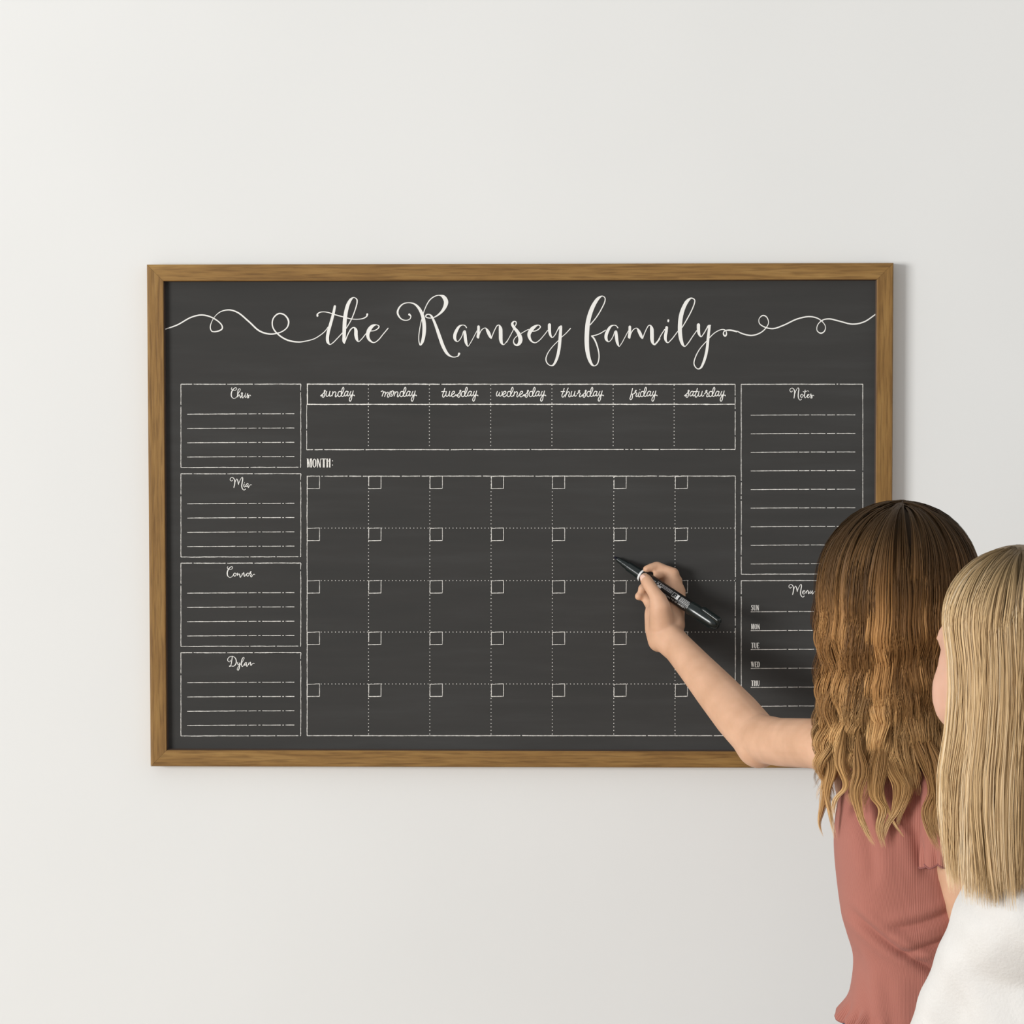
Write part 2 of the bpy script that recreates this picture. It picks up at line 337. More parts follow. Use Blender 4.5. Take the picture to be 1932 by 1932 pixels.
# day names (single weight script)
SD = 90/1932
G = {
 's': [[(210,470),(300,390),(385,300),(405,258),(382,240),(358,270),(372,330),(378,420),(350,505),(312,528),(272,498),(264,455),(310,452)]],
 'u': [[(460,290),(435,400),(445,475),(490,490),(540,440),(575,350),(592,285)],[(592,285),(570,400),(575,470),(610,485),(650,450)]],
 'n': [[(705,300),(700,380),(675,475)],[(690,420),(730,340),(790,305),(830,330),(815,420),(805,490),(830,512),(870,470),(905,425)]],
 'd': [[(1062,335),(1010,285),(950,310),(914,400),(930,480),(975,503),(1030,465),(1085,370),(1140,260),(1155,170),(1130,122),(1095,170),(1065,290),(1050,400),(1062,470),(1105,497),(1165,450)]],
 'a': [[(1325,300),(1265,280),(1210,330),(1175,420),(1192,475),(1240,465),(1300,390),(1330,300)],[(1330,300),(1300,400),(1302,460),(1332,475),(1372,435)]],
 'y': [[(1440,290),(1400,390),(1412,440),(1455,450),(1500,390),(1535,270)],[(1535,270),(1510,380),(1480,500),(1458,620),(1410,687),(1375,650),(1388,570),(1440,490),(1520,442),(1575,448),(1590,468)]],
 'm': [[(200,295),(250,270),(285,310),(265,390),(235,480)],[(270,380),(330,310),(375,330),(360,420),(340,500)],[(370,400),(430,330),(480,325),(480,380),(450,470),(470,525),(520,500)]],
 'o': [[(570,285),(535,380),(545,460),(610,488),(670,430),(695,330),(670,265),(620,290),(595,370),(610,425)]],
 't': [[(305,165),(260,320),(215,440),(225,510),(260,520),(310,460),(345,425)],[(180,300),(320,290)]],
 'e': [[(580,435),(650,390),(705,330),(685,285),(640,290),(590,370),(580,450),(620,508),(680,490),(760,415)]],
 'w': [[(x*1.1668, y*1.1668) for x, y in q] for q in ([(155,250),(120,350),(140,410),(180,390),(215,330),(235,280)],[(235,280),(215,370),(245,415),(300,380),(325,310),(315,250)])],
 'h': [[(x*1.1112, y*1.1112) for x, y in q] for q in ([(425,140),(375,260),(340,380),(315,460)],[(340,400),(400,290),(450,275),(475,310),(445,400),(450,450),(480,460),(530,410)])],
 'r': [[(x*1.1112, y*1.1112) for x, y in [(750,355),(810,290),(850,235),(825,220),(800,250),(820,300),(865,330),(840,400),(835,450),(870,455),(930,410)]]],
 'F': [[(x*.889, y*.889) for x, y in [(325,190),(285,360),(235,560),(205,660),(240,700),(290,660),(325,560),(310,470),(275,430),(340,450),(420,400),(480,310),(500,285),(475,275),(440,330),(470,380),(520,410),(490,480),(480,540),(520,565),(580,510)]]],
 'i': [[(x*.889, y*.889) for x, y in [(635,355),(595,480),(600,560),(630,575),(680,540)]], [(586,218),(588,222)]],
}
DAYS = [(595, [('s',0),('u',0),('n',0),('d',0),('a',0),('y',0)]),
        (710, [('m',0),('o',0),('n',45),('d',42),('a',42),('y',42)]),
        (825, [('t',0),('u',-85),('e',0),('s',553),('d',60),('a',60),('y',60)]),
        (930, [('w',0),('e',-180),('d',-337),('n',164),('e',503),('s',1037),('d',554),('a',554),('y',554)]),
        (1050, [('t',6),('h',0),('u',157),('r',0),('s',802),('d',315),('a',315),('y',315)]),
        (1180, [('F',0),('i',0),('d',-303),('a',-303),('y',-303)]),
        (1285, [('s',-75),('a',-821),('t',356),('u',268),('r',111),('d',211),('a',211),('y',211)])]
week = Ink()
week.chalk(579, 724.8, 1387, 725, 2.3, 1, 0.004); week.chalk(580, 724.8, 580, 763, 2.3, 2, 0)
week.chalk(579, 763, 1387, 762.8, 2.3, 3, 0); week.chalk(578.8, 763, 578.6, 848.5, 1.3, 4, 0.02)
week.chalk(578.6, 848.5, 1387, 848, 1.7, 5, 0.03); week.chalk(1387, 725, 1387, 848, 1.6, 6, 0.06)
week = week.build('weekly_grid', M_CHALK, cal, 'weekly row of seven boxes with day headings')
for x0, letters in DAYS:
    ink = Ink()
    for g, dx in letters:
        for st in G[g]: ink.stroke(st, x0, 725, SD, dx, 0, 33, n=6)
    ink.build('day_name', M_TITLE, week)
DOTX = [695, 810.2, 925.7, 1041.3, 1156.9, 1271.9]
for x in DOTX:
    ink = Ink(); y = 727.0
    while y < 847:
        ink.disc(x, y, 0.95, 6); y += 6.68
    ink.build('dotted_line', M_CHALK, week)

# block capitals, drawn in units of the cap height
CAPS = {
 'M': (0.62, [[(.11,0,.17),(.11,1,.13)],[(.16,.03,.13),(.27,.97,.08)],[(.41,.03,.10),(.27,.97,.08)],[(.50,0,.18),(.50,1,.19)],[(0,.02,.05),(.2,.02,.05)],[(.4,.02,.05),(.61,.02,.05)]]),
 'O': (0.51, [[(.25,.03,.07),(.12,.2,.15),(.095,.5,.18),(.12,.8,.15),(.25,.97,.07),(.385,.8,.15),(.405,.5,.17),(.385,.2,.15),(.25,.03,.07)]]),
 'N': (0.52, [[(.09,0,.12),(.09,1,.12)],[(.09,.02,.16),(.40,.98,.16)],[(.42,0,.08),(.42,1,.08)]]),
 'T': (0.55, [[(.27,0,.23),(.27,1,.24)],[(.01,.03,.08),(.53,.03,.08)],[(.03,.03,.05),(.03,.11,.05)],[(.51,.03,.05),(.51,.11,.05)]]),
 'H': (0.54, [[(.11,0,.20),(.11,1,.20)],[(.40,0,.18),(.40,1,.18)],[(.11,.28,.11),(.40,.28,.11)]]),
 'S': (0.46, [[(.38,.2,.09),(.32,.07,.08),(.2,.04,.09),(.1,.18,.15),(.16,.38,.17),(.28,.58,.18),(.33,.8,.16),(.22,.96,.09),(.1,.93,.08),(.04,.78,.09)]]),
 'U': (0.50, [[(.10,0,.19),(.10,.65,.19),(.14,.88,.15),(.25,.97,.08),(.36,.85,.10),(.40,.6,.09),(.40,0,.09)]]),
 'E': (0.45, [[(.11,0,.20),(.11,1,.20)],[(.1,.03,.08),(.4,.03,.08)],[(.1,.48,.08),(.34,.48,.08)],[(.1,.97,.08),(.42,.97,.08)],[(.39,.03,.06),(.39,.2,.06)],[(.41,.8,.06),(.41,.97,.06)]]),
 'W': (0.66, [[(.06,0,.18),(.18,.97,.10)],[(.30,.0,.08),(.18,.97,.08)],[(.28,0,.18),(.42,.97,.10)],[(.58,0,.08),(.42,.97,.08)]]),
 'D': (0.54, [[(.11,0,.20),(.11,1,.20)],[(.1,.03,.08),(.27,.05,.10),(.40,.25,.18),(.42,.5,.19),(.40,.75,.18),(.27,.95,.10),(.1,.97,.08)]]),
}
def caps(ink, word, x, y, h, k=1.0):
    for c in word:
        wd, st = CAPS[c]
        for q in st:
            pts = np.array([(x+a*h*k, y+b*h, w_*h*k*0.86) for a, b, w_ in q])
            ink.ribbon(catmull(pts, 6) if len(pts) > 2 else pts, False)
        x += wd*h*k
ink = Ink(); caps(ink, 'MONTH', 578.6, 865.2, 16.8)
ink.disc(627.2, 869.5, 0.95, 8); ink.disc(627.2, 877.4, 0.95, 8)
ink.build('month_heading', M_CHALK, cal, 'white block capitals above the month grid')

# month grid
R_Y = [898.3, 996.4, 1095.4, 1192.5, 1290.4]; C_X = [579.4, 695.3, 811, 926.5, 1042, 1158, 1273.6]
mg = Ink()
mg.chalk(579.4, 898.4, 1387, 898.2, 1.6, 11, 0.03); mg.chalk(579.4, 898, 579.4, 1388, 1.7, 12, 0.008)
mg.chalk(1387.3, 898, 1387.3, 1388, 1.6, 13, 0.012); mg.chalk(579.4, 1388, 1387.3, 1388, 1.6, 14, 0.02)
mg = mg.build('month_grid', M_CHALK, cal, 'month grid of seven by five boxes')
for x in C_X[1:]:
    ink = Ink(); y = 901.0
    while y < 1387:
        ink.disc(x, y, 0.9, 6); y += 6.72
    ink.build('dotted_line', M_CHALK, mg)
for y in R_Y[1:]:
    ink = Ink(); x = 606.0
    while x < 1386:
        ink.disc(x, y, 0.9, 6); x += 6.72
    ink.build('dotted_line', M_CHALK, mg)
box_me = None
for rr, y in enumerate(R_Y):
    for cc, x in enumerate(C_X):
        ink = Ink(); sd = 100+cc
        ink.chalk(x, y+0.6, x+23.8, y-0.3, 1.4, sd, 0.02, 0.3, 1.6); ink.chalk(x+0.6, y, x+0.3, y+23.8, 1.5, sd+20, 0.02, 0.3, 1.6)
        ink.chalk(x+23.6, y, x+23.4, y+23.5, 1.3, sd+40, 0.02, 0.3, 1.6); ink.chalk(x, y+23.8, x+23.6, y+23.3, 1.5, sd+60, 0.03, 0.3, 1.6)
        ink.build('date_box', M_CHALK, mg)

# name panels
def panel(name, label, x0, y0, x1, y1, seed, gp=0.03):
    k = Ink()
    k.chalk(x0, y0+0.2, x1, y0-0.2, 1.7, seed, gp); k.chalk(x0, y0, x0, y1, 1.5, seed+1, gp)
    k.chalk(x1, y0, x1, y1, 1.5, seed+2, gp); k.chalk(x0, y1+0.2, x1, y1-0.4, 1.5, seed+3, gp)
    return k.build(name, M_CHALK, cal, label)
def ruled(parent, x0, x1, y, seed=77):
    k = Ink(); k.chalk(x0, y+0.6, x0+(x1-x0)*0.45, y, 1.45, seed, 0.012, 0.25); k.chalk(x0+(x1-x0)*0.46, y, x1, y-0.3, 1.4, seed+1, 0.07, 0.3)
    k.build('ruled_line', M_CHALK, parent)
C_ = [[(590,245,24),(565,285,22),(590,330,22),(650,352,22),(740,345,22),(785,290,24),(770,252,24),(710,257,30),(630,330,44),(576,440,50),(566,550,50),(600,640,34),(680,685,24),(760,645,24),(815,575,20)]]
M_ = [[(610,350,40),(575,380,22),(525,340,26),(530,270,26),(600,232,20),(665,270,34),(705,370,42),(700,500,44),(672,635,38)],[(690,520,20),(740,370,20),(785,292,24),(830,370,42),(860,515,38)],[(868,480,20),(930,330,22),(1008,222,26),(1030,280,40),(1005,450,46),(990,590,46),(1020,690,38),(1085,745,24),(1138,702,40)]]
O_ = [[(720,560,26),(665,600,40),(670,665,34),(710,690,26),(760,640,26),(745,575,28),(700,557,22)],[(745,590,24),(795,600,20)]]
def shf(st, dx, dy): return [[(a+dx, b+dy, c) for a, b, c in q] for q in st]
HEADS = {
 0: (410, 720, C_+[[(850,480,18),(915,370,24),(930,310,26),(895,285,20),(850,330,34),(830,450,44),(825,560,44),(830,625,34)],[(838,600,20),(890,525,26),(912,580,40),(945,655,38)],[(950,650,22),(985,560,20),(1022,470,34),(1000,447,36),(975,480,38),(1010,540,42),(1000,610,44),(1035,665,30),(1092,575,22)],[(1130,525,36),(1120,610,38),(1150,645,24),(1210,570,20)],[(1148,470,30),(1147,478,30)],[(1205,575,20),(1235,482,38),(1220,520,40),(1268,580,46),(1260,650,44),(1218,655,34),(1230,600,22),(1300,550,22),(1335,550,24),(1350,575,22)]]),
 1: (410, 890, M_+[[(1085,500,36),(1078,590,38),(1105,622,24),(1150,570,20)],[(1105,438,28),(1104,446,28)],[(1268,505,22),(1222,476,24),(1165,540,38),(1165,600,36),(1200,602,22),(1245,530,26),(1240,580,38),(1262,640,28),(1300,580,22),(1350,525,22),(1393,535,22)]]),
 2: (410, 1055, shf(C_, -162, 57)+O_+[[(820,565,38),(815,660,38)],[(820,650,20),(885,595,28),(910,650,40),(930,738,30),(985,660,24),(1010,600,26)],[(1010,585,34),(1002,655,34)],[(1008,640,20),(1072,540,30),(1080,610,44),(1100,695,32),(1175,600,22)]]+shf(O_, 525, 0)+[[(1310,600,20),(1335,520,34),(1370,502,34),(1340,560,40),(1375,612,40),(1350,680,42),(1380,722,30),(1440,640,22),(1490,605,22),(1518,625,22)]]),
 3: (410, 1225, [[(610,285,36),(590,430,38),(560,600,34),(530,685,30),(490,692,30),(510,665,24),(580,680,24),(650,685,28),(720,640,40),(765,550,46),(765,450,44),(730,360,34),(660,302,24),(590,288,20),(490,312,26),(425,390,34),(430,470,30),(490,510,22),(530,480,24),(520,440,20)],[(825,532,36),(825,600,36),(855,630,24),(905,565,24)],[(910,548,32),(905,660,40),(885,770,40),(850,848,30),(805,820,26),(830,740,22),(900,640,20),(960,590,18)],[(985,560,20),(1050,450,22),(1090,350,24),(1060,325,22),(1010,390,38),(980,510,42),(980,630,42),(1015,703,26),(1080,620,20)],[(1195,548,24),(1150,536,24),(1100,600,38),(1110,655,32),(1150,620,22),(1175,562,28),(1180,640,38),(1202,698,28),(1255,610,20)],[(1275,555,36),(1272,625,36)],[(1275,610,20),(1340,522,30),(1350,590,42),(1362,658,32),(1420,590,22),(1470,565,22),(1498,580,22)]]),
}
for k, y0 in enumerate((724.8, 893.8, 1062.4, 1231.4)):
    pn = panel('name_panel', '%s ruled box with a handwritten name in the left column' % ('first', 'second', 'third', 'fourth')[k], 341.3, y0, 567.6, y0+157.0, 201)
    x0, ya, sts = HEADS[k]; ink = Ink()
    for st in sts: ink.stroke(st, x0, ya, SD, n=6, mn=0.95, wk=0.86)
    ink.build('heading', M_TITLE, pn)
    for dy in (56.1, 83.0, 110.0, 136.9): ruled(pn, 353.2, 555.4, y0+dy)
pn = panel('notes_panel', 'tall ruled box headed Notes', 1398.5, 725, 1628, 1083.2, 301, 0.015)
ink = Ink()
for st in [[(425,382,38),(385,425,22),(330,370,28),(350,290,26),(415,262,22),(480,300,36),(520,400,44),(515,520,44),(495,665,38)],[(515,540,20),(570,380,20),(655,252,24),(690,290,40),(675,450,46),(665,580,46),(690,690,36),(745,750,24),(793,712,36)],[(820,500,26),(770,550,40),(770,615,36),(815,640,26),(860,590,26),(850,530,28),(805,502,22)],[(850,560,22),(905,550,20)],[(945,345,34),(935,450,40),(920,570,40),(945,660,28),(1015,590,20)],[(865,398,26),(900,420,20),(1000,390,22),(1060,375,22),(1093,398,22)],[(1020,592,20),(1080,560,22),(1110,522,24),(1080,506,24),(1036,560,42),(1036,620,38),(1080,655,24),(1150,580,20)],[(1150,580,20),(1185,487,36),(1175,525,40),(1220,590,46),(1215,660,42),(1175,660,34),(1190,600,20),(1260,550,22),(1303,575,22)]]:
    ink.stroke(st, 1475, 720, SD, n=6, mn=0.95, wk=0.86)
ink.build('heading', M_TITLE, pn)
for y in (782.9, 817.9, 853.0, 888.0, 923.2, 958.2, 993.3, 1028.4, 1063.5): ruled(pn, 1416.5, 1613.6, y, 87)
pn = panel('menu_panel', 'ruled box headed Menu with weekday lines', 1398.5, 1095.4, 1628, 1388, 311, 0.015)
ink = Ink()
for st in shf(M_, -231, 42)+[[(838,602,20),(900,570,22),(935,532,24),(900,516,24),(850,570,44),(850,630,38),(900,665,24),(955,595,20)],[(988,545,34),(987,625,34)],[(990,600,20),(1050,507,28),(1075,580,44),(1087,653,34),(1135,590,22)],[(1155,535,34),(1140,600,36),(1165,635,26),(1215,565,22),(1240,525,32),(1225,600,38),(1247,662,30),(1300,590,22),(1350,560,22),(1370,580,18)]]:
    ink.stroke(st, 1475, 1090, SD, n=6, mn=0.95, wk=0.86)
ink.build('heading', M_TITLE, pn)
for k in range(7):
    y = 1153.7+35.65*k; ruled(pn, 1416.5, 1613.6, y, 97)
    if k < 5:
        ink = Ink(); caps(ink, ('SUN', 'MON', 'TUE', 'WED', 'THU')[k], 1417.0, y-12.3, 10.4, 1.0)
        ink.build('weekday_heading', M_TITLE, pn)
#@@PEOPLE
# ------------------------------------------------------------------ people: shared builders
_ico = None
def ico():
    global _ico
    if _ico is None:
        bm = bmesh.new(); bmesh.ops.create_icosphere(bm, subdivisions=3, radius=1); _ico = np.array([v.co[:] for v in bm.verts]); bm.free()
    return _ico
def rotz(a): c, s_ = math.cos(a), math.sin(a); return np.array([[c, -s_, 0], [s_, c, 0], [0, 0, 1.0]])
class Flesh:
    """convex lumps that are fused into one continuous surface"""
    def __init__(s): s.parts = []
    def cap(s, p0, r0, p1, r1):
        s.parts.append(np.vstack([ico()*r0+np.asarray(p0), ico()*r1+np.asarray(p1)]))
    def chain(s, pts):
        for (p, r), (q, t) in zip(pts[:-1], pts[1:]): s.cap(p, r, q, t)
    def ell(s, c, rad, M=None):
        v = ico()*np.asarray(rad)
        if M is not None: v = v@np.asarray(M).T
        s.parts.append(v+np.asarray(c))
    def hull(s, lumps): s.parts.append(np.vstack([ico()*np.asarray(r)+np.asarray(p) for p, r in lumps]))
    def mesh(s, name, voxel, smooth=8, fac=0.5, keep=None):
        bm = bmesh.new()
        for v in s.parts:
            b2 = bmesh.new()
            for p in v: b2.verts.new(p)
            r = bmesh.ops.convex_hull(b2, input=b2.verts[:])
            junk = [g for g in r['geom_interior'] if isinstance(g, bmesh.types.BMVert)]
            bmesh.ops.delete(b2, geom=junk, context='VERTS')
            t = bpy.data.meshes.new('t'); b2.to_mesh(t); b2.free(); bm.from_mesh(t); bpy.data.meshes.remove(t)
        me = bpy.data.meshes.new(name+'_src'); bm.to_mesh(me); bm.free()
        o = bpy.data.objects.new('tmp', me); COL.objects.link(o)
        m = o.modifiers.new('r', 'REMESH'); m.mode = 'VOXEL'; m.voxel_size = voxel; m.use_smooth_shade = True
        if smooth:
            m2 = o.modifiers.new('s', 'SMOOTH'); m2.factor = fac; m2.iterations = smooth
        dg = bpy.context.evaluated_depsgraph_get(); dg.update()
        out = bpy.data.meshes.new_from_object(o.evaluated_get(dg)); out.name = name
        bpy.data.objects.remove(o); bpy.data.meshes.remove(me)
        return out
def tube_rings(name, rings, close_ends=False, uvscale=1.0):
    """rings (m,n,3) -> tube mesh with a 'uv' layer"""
    m, n, _ = rings.shape; v = rings.reshape(-1, 3); i = np.arange(m-1)[:, None]*n; j = np.arange(n)[None]; j2 = (j+1) % n
    q = np.stack([i+j, i+j2, i+n+j2, i+n+j], -1).reshape(-1, 4)
    me = quadmesh(name, v, q)
    uv = me.uv_layers.new(name='uv')
    ju = np.broadcast_to(j, (m-1, n)); U = np.stack([ju, ju+1, ju+1, ju], -1).astype(np.float32)/n*uvscale
    iv = np.broadcast_to(np.arange(m-1)[:, None], (m-1, n)); V = np.stack([iv, iv, iv+1, iv+1], -1).astype(np.float32)/m
    uv.data.foreach_set('uv', np.stack([U, V], -1).ravel()); return me
def frame_along(C):
    T = np.gradient(C, axis=0); T /= np.linalg.norm(T, axis=1)[:, None]; return T

def strands_mesh(paths, wid, cols, nrm, rng):
    """paths (k,m,3), wid (k,m) width, cols (k,m,3), nrm (m,3) outward -> thin ribbon strands, each rolled a little"""
    k, m, _ = paths.shape
    T = np.gradient(paths, axis=1); T /= np.maximum(np.linalg.norm(T, axis=2, keepdims=True), 1e-9)
    b = np.cross(T, np.broadcast_to(nrm, T.shape)); b /= np.maximum(np.linalg.norm(b, axis=2, keepdims=True), 1e-9); n = np.cross(b, T)
    roll = rng.normal(0, 0.5, (k, 1, 1)); side = np.cos(roll)*b+np.sin(roll)*n
    V = np.stack([paths-side*wid[..., None]/2, paths+side*wid[..., None]/2], 2)
    C = np.repeat(cols[:, :, None], 2, 2)
    base = (np.arange(k)*m*2)[:, None]+(np.arange(m-1)*2)[None]
    Q = np.stack([base, base+1, base+3, base+2], -1).reshape(-1, 4)
    return V.reshape(-1, 3), Q, C.reshape(-1, 3)
def hair_object(name, parts, parent, label):
    V = np.vstack([p[0] for p in parts]); C = np.vstack([p[2] for p in parts]); o = 0; Qs = []
    for p in parts: Qs.append(p[1]+o); o += len(p[0])
    me = quadmesh(name, V, np.vstack(Qs))
    at_ = me.color_attributes.new('hcol', 'FLOAT_COLOR', 'POINT')
    at_.data.foreach_set('color', np.hstack([C, np.ones((len(C), 1))]).astype(np.float32).ravel())
    ob = link(name, me, M_HAIR, parent); ob['label'] = label; return ob
def smoothstep(a, b, x): t = np.clip((np.asarray(x, float)-a)/(b-a), 0, 1); return t*t*(3-2*t)

def face(fl, C, f, k, hw=0.072):
    """head, brow, nose, cheeks, jaw, lips and ears around head centre C, looking along f (unit xy), k = size"""
    f = np.array([f[0], f[1], 0.0]); l = np.array([-f[1], f[0], 0.0]); u = np.array([0, 0, 1.0])
    P = lambda a, b, c: np.asarray(C)+k*(a*f+b*l+c*u)
    Mx = np.stack([f, l, u], 1)
    fl.ell(P(-0.010, 0, 0.030), np.array([0.097, hw+0.004, 0.088])*k, Mx)           # skull
    fl.ell(P(0.026, 0, -0.018), np.array([0.062, hw-0.006, 0.086])*k, Mx)           # face
    fl.ell(P(0.052, 0, -0.092), np.array([0.030, 0.030, 0.024])*k, Mx)              # chin
    fl.cap(P(0.064, 0.036, 0.030), 0.016*k, P(0.064, -0.036, 0.030), 0.013*k)       # brow
    for sg in (1, -1):
        fl.ell(P(0.054, 0.038*sg, -0.032), np.array([0.026, 0.026, 0.044])*k, Mx)   # cheek
        fl.cap(P(0.000, 0.058*sg, -0.055), 0.016*k, P(0.050, 0.022*sg, -0.095), 0.017*k)  # jaw
        fl.ell(P(0.052, 0.036*sg, 0.000), np.array([0.020, 0.024, 0.030])*k, Mx)    # orbit
        fl.ell(P(-0.010, (hw+0.003)*sg, -0.010), np.array([0.016, 0.007, 0.028])*k, Mx)   # ear
    fl.cap(P(0.086, 0, 0.010), 0.008*k, P(0.104, 0, -0.028), 0.0105*k)              # nose
    fl.cap(P(0.084, 0.012, -0.062), 0.006*k, P(0.084, -0.012, -0.062), 0.006*k)     # lips
    fl.cap(P(0.082, 0.010, -0.072), 0.007*k, P(0.082, -0.010, -0.072), 0.007*k)
    return P, Mx
def blob(name, c, rad, Mx, m, parent):
    bm = bmesh.new(); bmesh.ops.create_uvsphere(bm, u_segments=16, v_segments=10, radius=1)
    for v in bm.verts: v.co = Vector(np.asarray(Mx)@(np.array(v.co[:])*np.asarray(rad))+np.asarray(c))
    me = bpy.data.meshes.new(name); bm.to_mesh(me); bm.free(); return link(name, me, m, parent)
def eyes(P, Mx, k, parent):
    for sg in (1, -1):
        blob('eye', P(0.066, 0.030*sg, 0.000), np.array([0.011, 0.013, 0.009])*k, Mx, M_EYE, parent)
        blob('iris', P(0.0752, 0.030*sg, 0.000), np.array([0.003, 0.0055, 0.0055])*k, Mx, M_IRIS, parent)

# ------------------------------------------------------------------ the marker pen
def Z(zx, zy, d): return A(1100+zx*0.16563, 1000+zy*0.16563, d)
PT = Z(352, 305, D_PANEL+0.0012); PE = Z(1545, 1098, 0.088)
pax = (PE-PT); PL = np.linalg.norm(pax); pax /= PL
pn1 = np.cross(pax, [0, -1.0, 0]); pn1 /= np.linalg.norm(pn1)                # sideways, towards upper right/lower left
if pn1[2] < 0: pn1 = -pn1
pn2 = np.cross(pax, pn1); pn2 = pn2 if pn2[1] < 0 else -pn2                  # towards the viewer
pen = empty('marker_pen', PT+0)
tag(pen, 'black chalk marker pen with a white ring, held tip to the board', 'marker')
def pen_pt(s, a, r): return PT+pax*s+r*(np.sin(a)*pn1+np.cos(a)*pn2)
def lathe(name, prof, m, n=40):
    a = np.arange(n)*2*math.pi/n; rings = np.array([[pen_pt(s_, t, r) for t in a] for s_, r in prof])
    me = tube_rings(name, rings); o = link(name, me, m, pen)
    bm = bmesh.new(); bm.from_mesh(me); bmesh.ops.holes_fill(bm, edges=[e for e in bm.edges if e.is_boundary], sides=0)
    bmesh.ops.recalc_face_normals(bm, faces=bm.faces); bm.to_mesh(me); bm.free(); me.set_sharp_from_angle(angle=math.radians(32)); return o
u_ = PL/240.0                                                                 # metres per photo px along the pen
lathe('nib', [(0, 0.0004), (0.002, 0.0012), (0.006, 0.0022), (0.012, 0.0024)], M_NIB)['label'] = 'pointed felt nib'
q = PL
lathe('tip_holder', [(0.036*q, 0.0020), (0.037*q, 0.0032), (0.085*q, 0.0036), (0.086*q, 0.0042), (0.092*q, 0.0043), (0.093*q, 0.0046), (0.135*q, 0.0050), (0.137*q, 0.0056), (0.141*q, 0.0057), (0.142*q, 0.0061), (0.262*q, 0.0071)], M_PEN)
lathe('white_ring', [(0.260*q, 0.0072), (0.261*q, 0.00765), (0.276*q, 0.00775), (0.277*q, 0.0072)], M_PRINT)
lathe('barrel', [(0.275*q, 0.0070), (0.276*q, 0.0076), (0.32*q, 0.0080), (0.735*q, 0.0083), (0.736*q, 0.0070)], M_PENM)
cp = [(0.730*q, 0.0080), (0.731*q, 0.0088), (0.735*q, 0.0090), (0.80*q, 0.0089), (0.93*q, 0.0083)]
cp += [((0.93+0.07*math.sin(t))*q, 0.0022+0.0061*math.cos(t)) for t in np.linspace(0.2, 1.5, 8)]
cap_o = lathe('cap', cp, M_PEN)
def clip_mesh():
    fl = Flesh(); a0 = 0.95; dr = math.sin(a0)*pn1+math.cos(a0)*pn2; sd = np.cross(pax, dr)
    fl.hull([(PT+pax*(s_*q)+dr*h+sd*w_, r) for s_, h, r in ((0.832, 0.0098, 0.0016), (0.845, 0.0104, 0.0019), (0.985, 0.0092, 0.0022), (0.990, 0.0060, 0.0024)) for w_ in (-0.0021, 0.0021)])
    return fl.mesh('clip', 0.0005, 3)
link('clip', clip_mesh(), M_PEN, pen)
# printing on the barrel: flat strokes wrapped round the cylinder
def wrap(name, polys, label):
    v, f = [], []
    for p in polys:
        b = len(v); f.append(tuple(range(b, b+len(p))))
        for (s_, a) in p: v.append(pen_pt(s_, a, 0.00845))
    me = pyd(name, v, f); o = link(name, me, M_PRINT, pen, smooth=False); o['label'] = label; return o
def rect(s0, s1, a0, a1):
    out = []
    k = max(1, int(abs(a1-a0)/0.15))
    for j in range(k):
        b0 = a0+(a1-a0)*j/k; b1 = a0+(a1-a0)*(j+1)/k; out.append([(s0, b0), (s1, b0), (s1, b1), (s0, b1)])
    return out
def frame_(s0, s1, a0, a1, t=0.0004):
    ta = t/0.0083
    return rect(s0, s1, a0, a0+ta)+rect(s0, s1, a1-ta, a1)+rect(s0, s0+t, a0, a1)+rect(s1-t, s1, a0, a1)
pr = random.Random(5); polys = []
for s0, s1, nl in ((0.475, 0.565, 3), (0.645, 0.725, 4)):                     # lines of tiny type
    for li in range(nl):
        a = 0.62-0.20*li; s_ = s0
        while s_ < s1:
            wl = pr.uniform(0.002, 0.006); polys += rect(s_*q, min(s_+wl, s1)*q, a, a+0.085); s_ += wl+0.0022
polys += frame_(0.425*q, 0.472*q, -0.05, 0.72)+rect(0.437*q, 0.470*q, -0.02, 0.28)+rect(0.430*q, 0.437*q, 0.30, 0.5)+rect(0.450*q, 0.460*q, 0.40, 0.55)
polys += frame_(0.575*q, 0.632*q, -0.10, 0.70)+rect(0.612*q, 0.632*q, -0.08, 0.68)+[[(0.588*q, -0.05), (0.592*q, -0.05), (0.598*q, 0.3), (0.604*q, -0.05), (0.608*q, -0.05), (0.599*q, 0.5)]]
polys += frame_(0.300*q, 0.345*q, 0.15, 0.75)+rect(0.355*q, 0.385*q, 0.40, 0.47)+rect(0.392*q, 0.412*q, 0.38, 0.45)
polys += rect(0.728*q, 0.7315*q, -0.35, 0.45)+rect(0.7315*q, 0.736*q, -0.35, -0.30)
wrap('label_print', polys, 'small white pictograms and fine print on the barrel')
cu = bpy.data.curves.new('t', 'FONT'); cu.body = 'TIP APPEARS TO BE DRIED !'; cu.size = 1.0; cu.space_character = 1.12
to = bpy.data.objects.new('t', cu); COL.objects.link(to); bpy.context.evaluated_depsgraph_get().update()
tm = bpy.data.meshes.new_from_object(to.evaluated_get(bpy.context.evaluated_depsgraph_get()))
bpy.data.objects.remove(to)
tv = np.array([v.co[:] for v in tm.vertices]); sx = (0.715-0.460)*q/tv[:, 0].max(); hh = 0.0022/0.0083
vv = [pen_pt(0.460*q+x*sx, -0.62+(y/0.7)*hh, 0.00848) for x, y, _ in tv]
wme = pyd('label_text', vv, [tuple(p.vertices) for p in tm.polygons]); link('label_text', wme, M_PRINT, pen, smooth=False)['label'] = 'white capitals along the barrel'

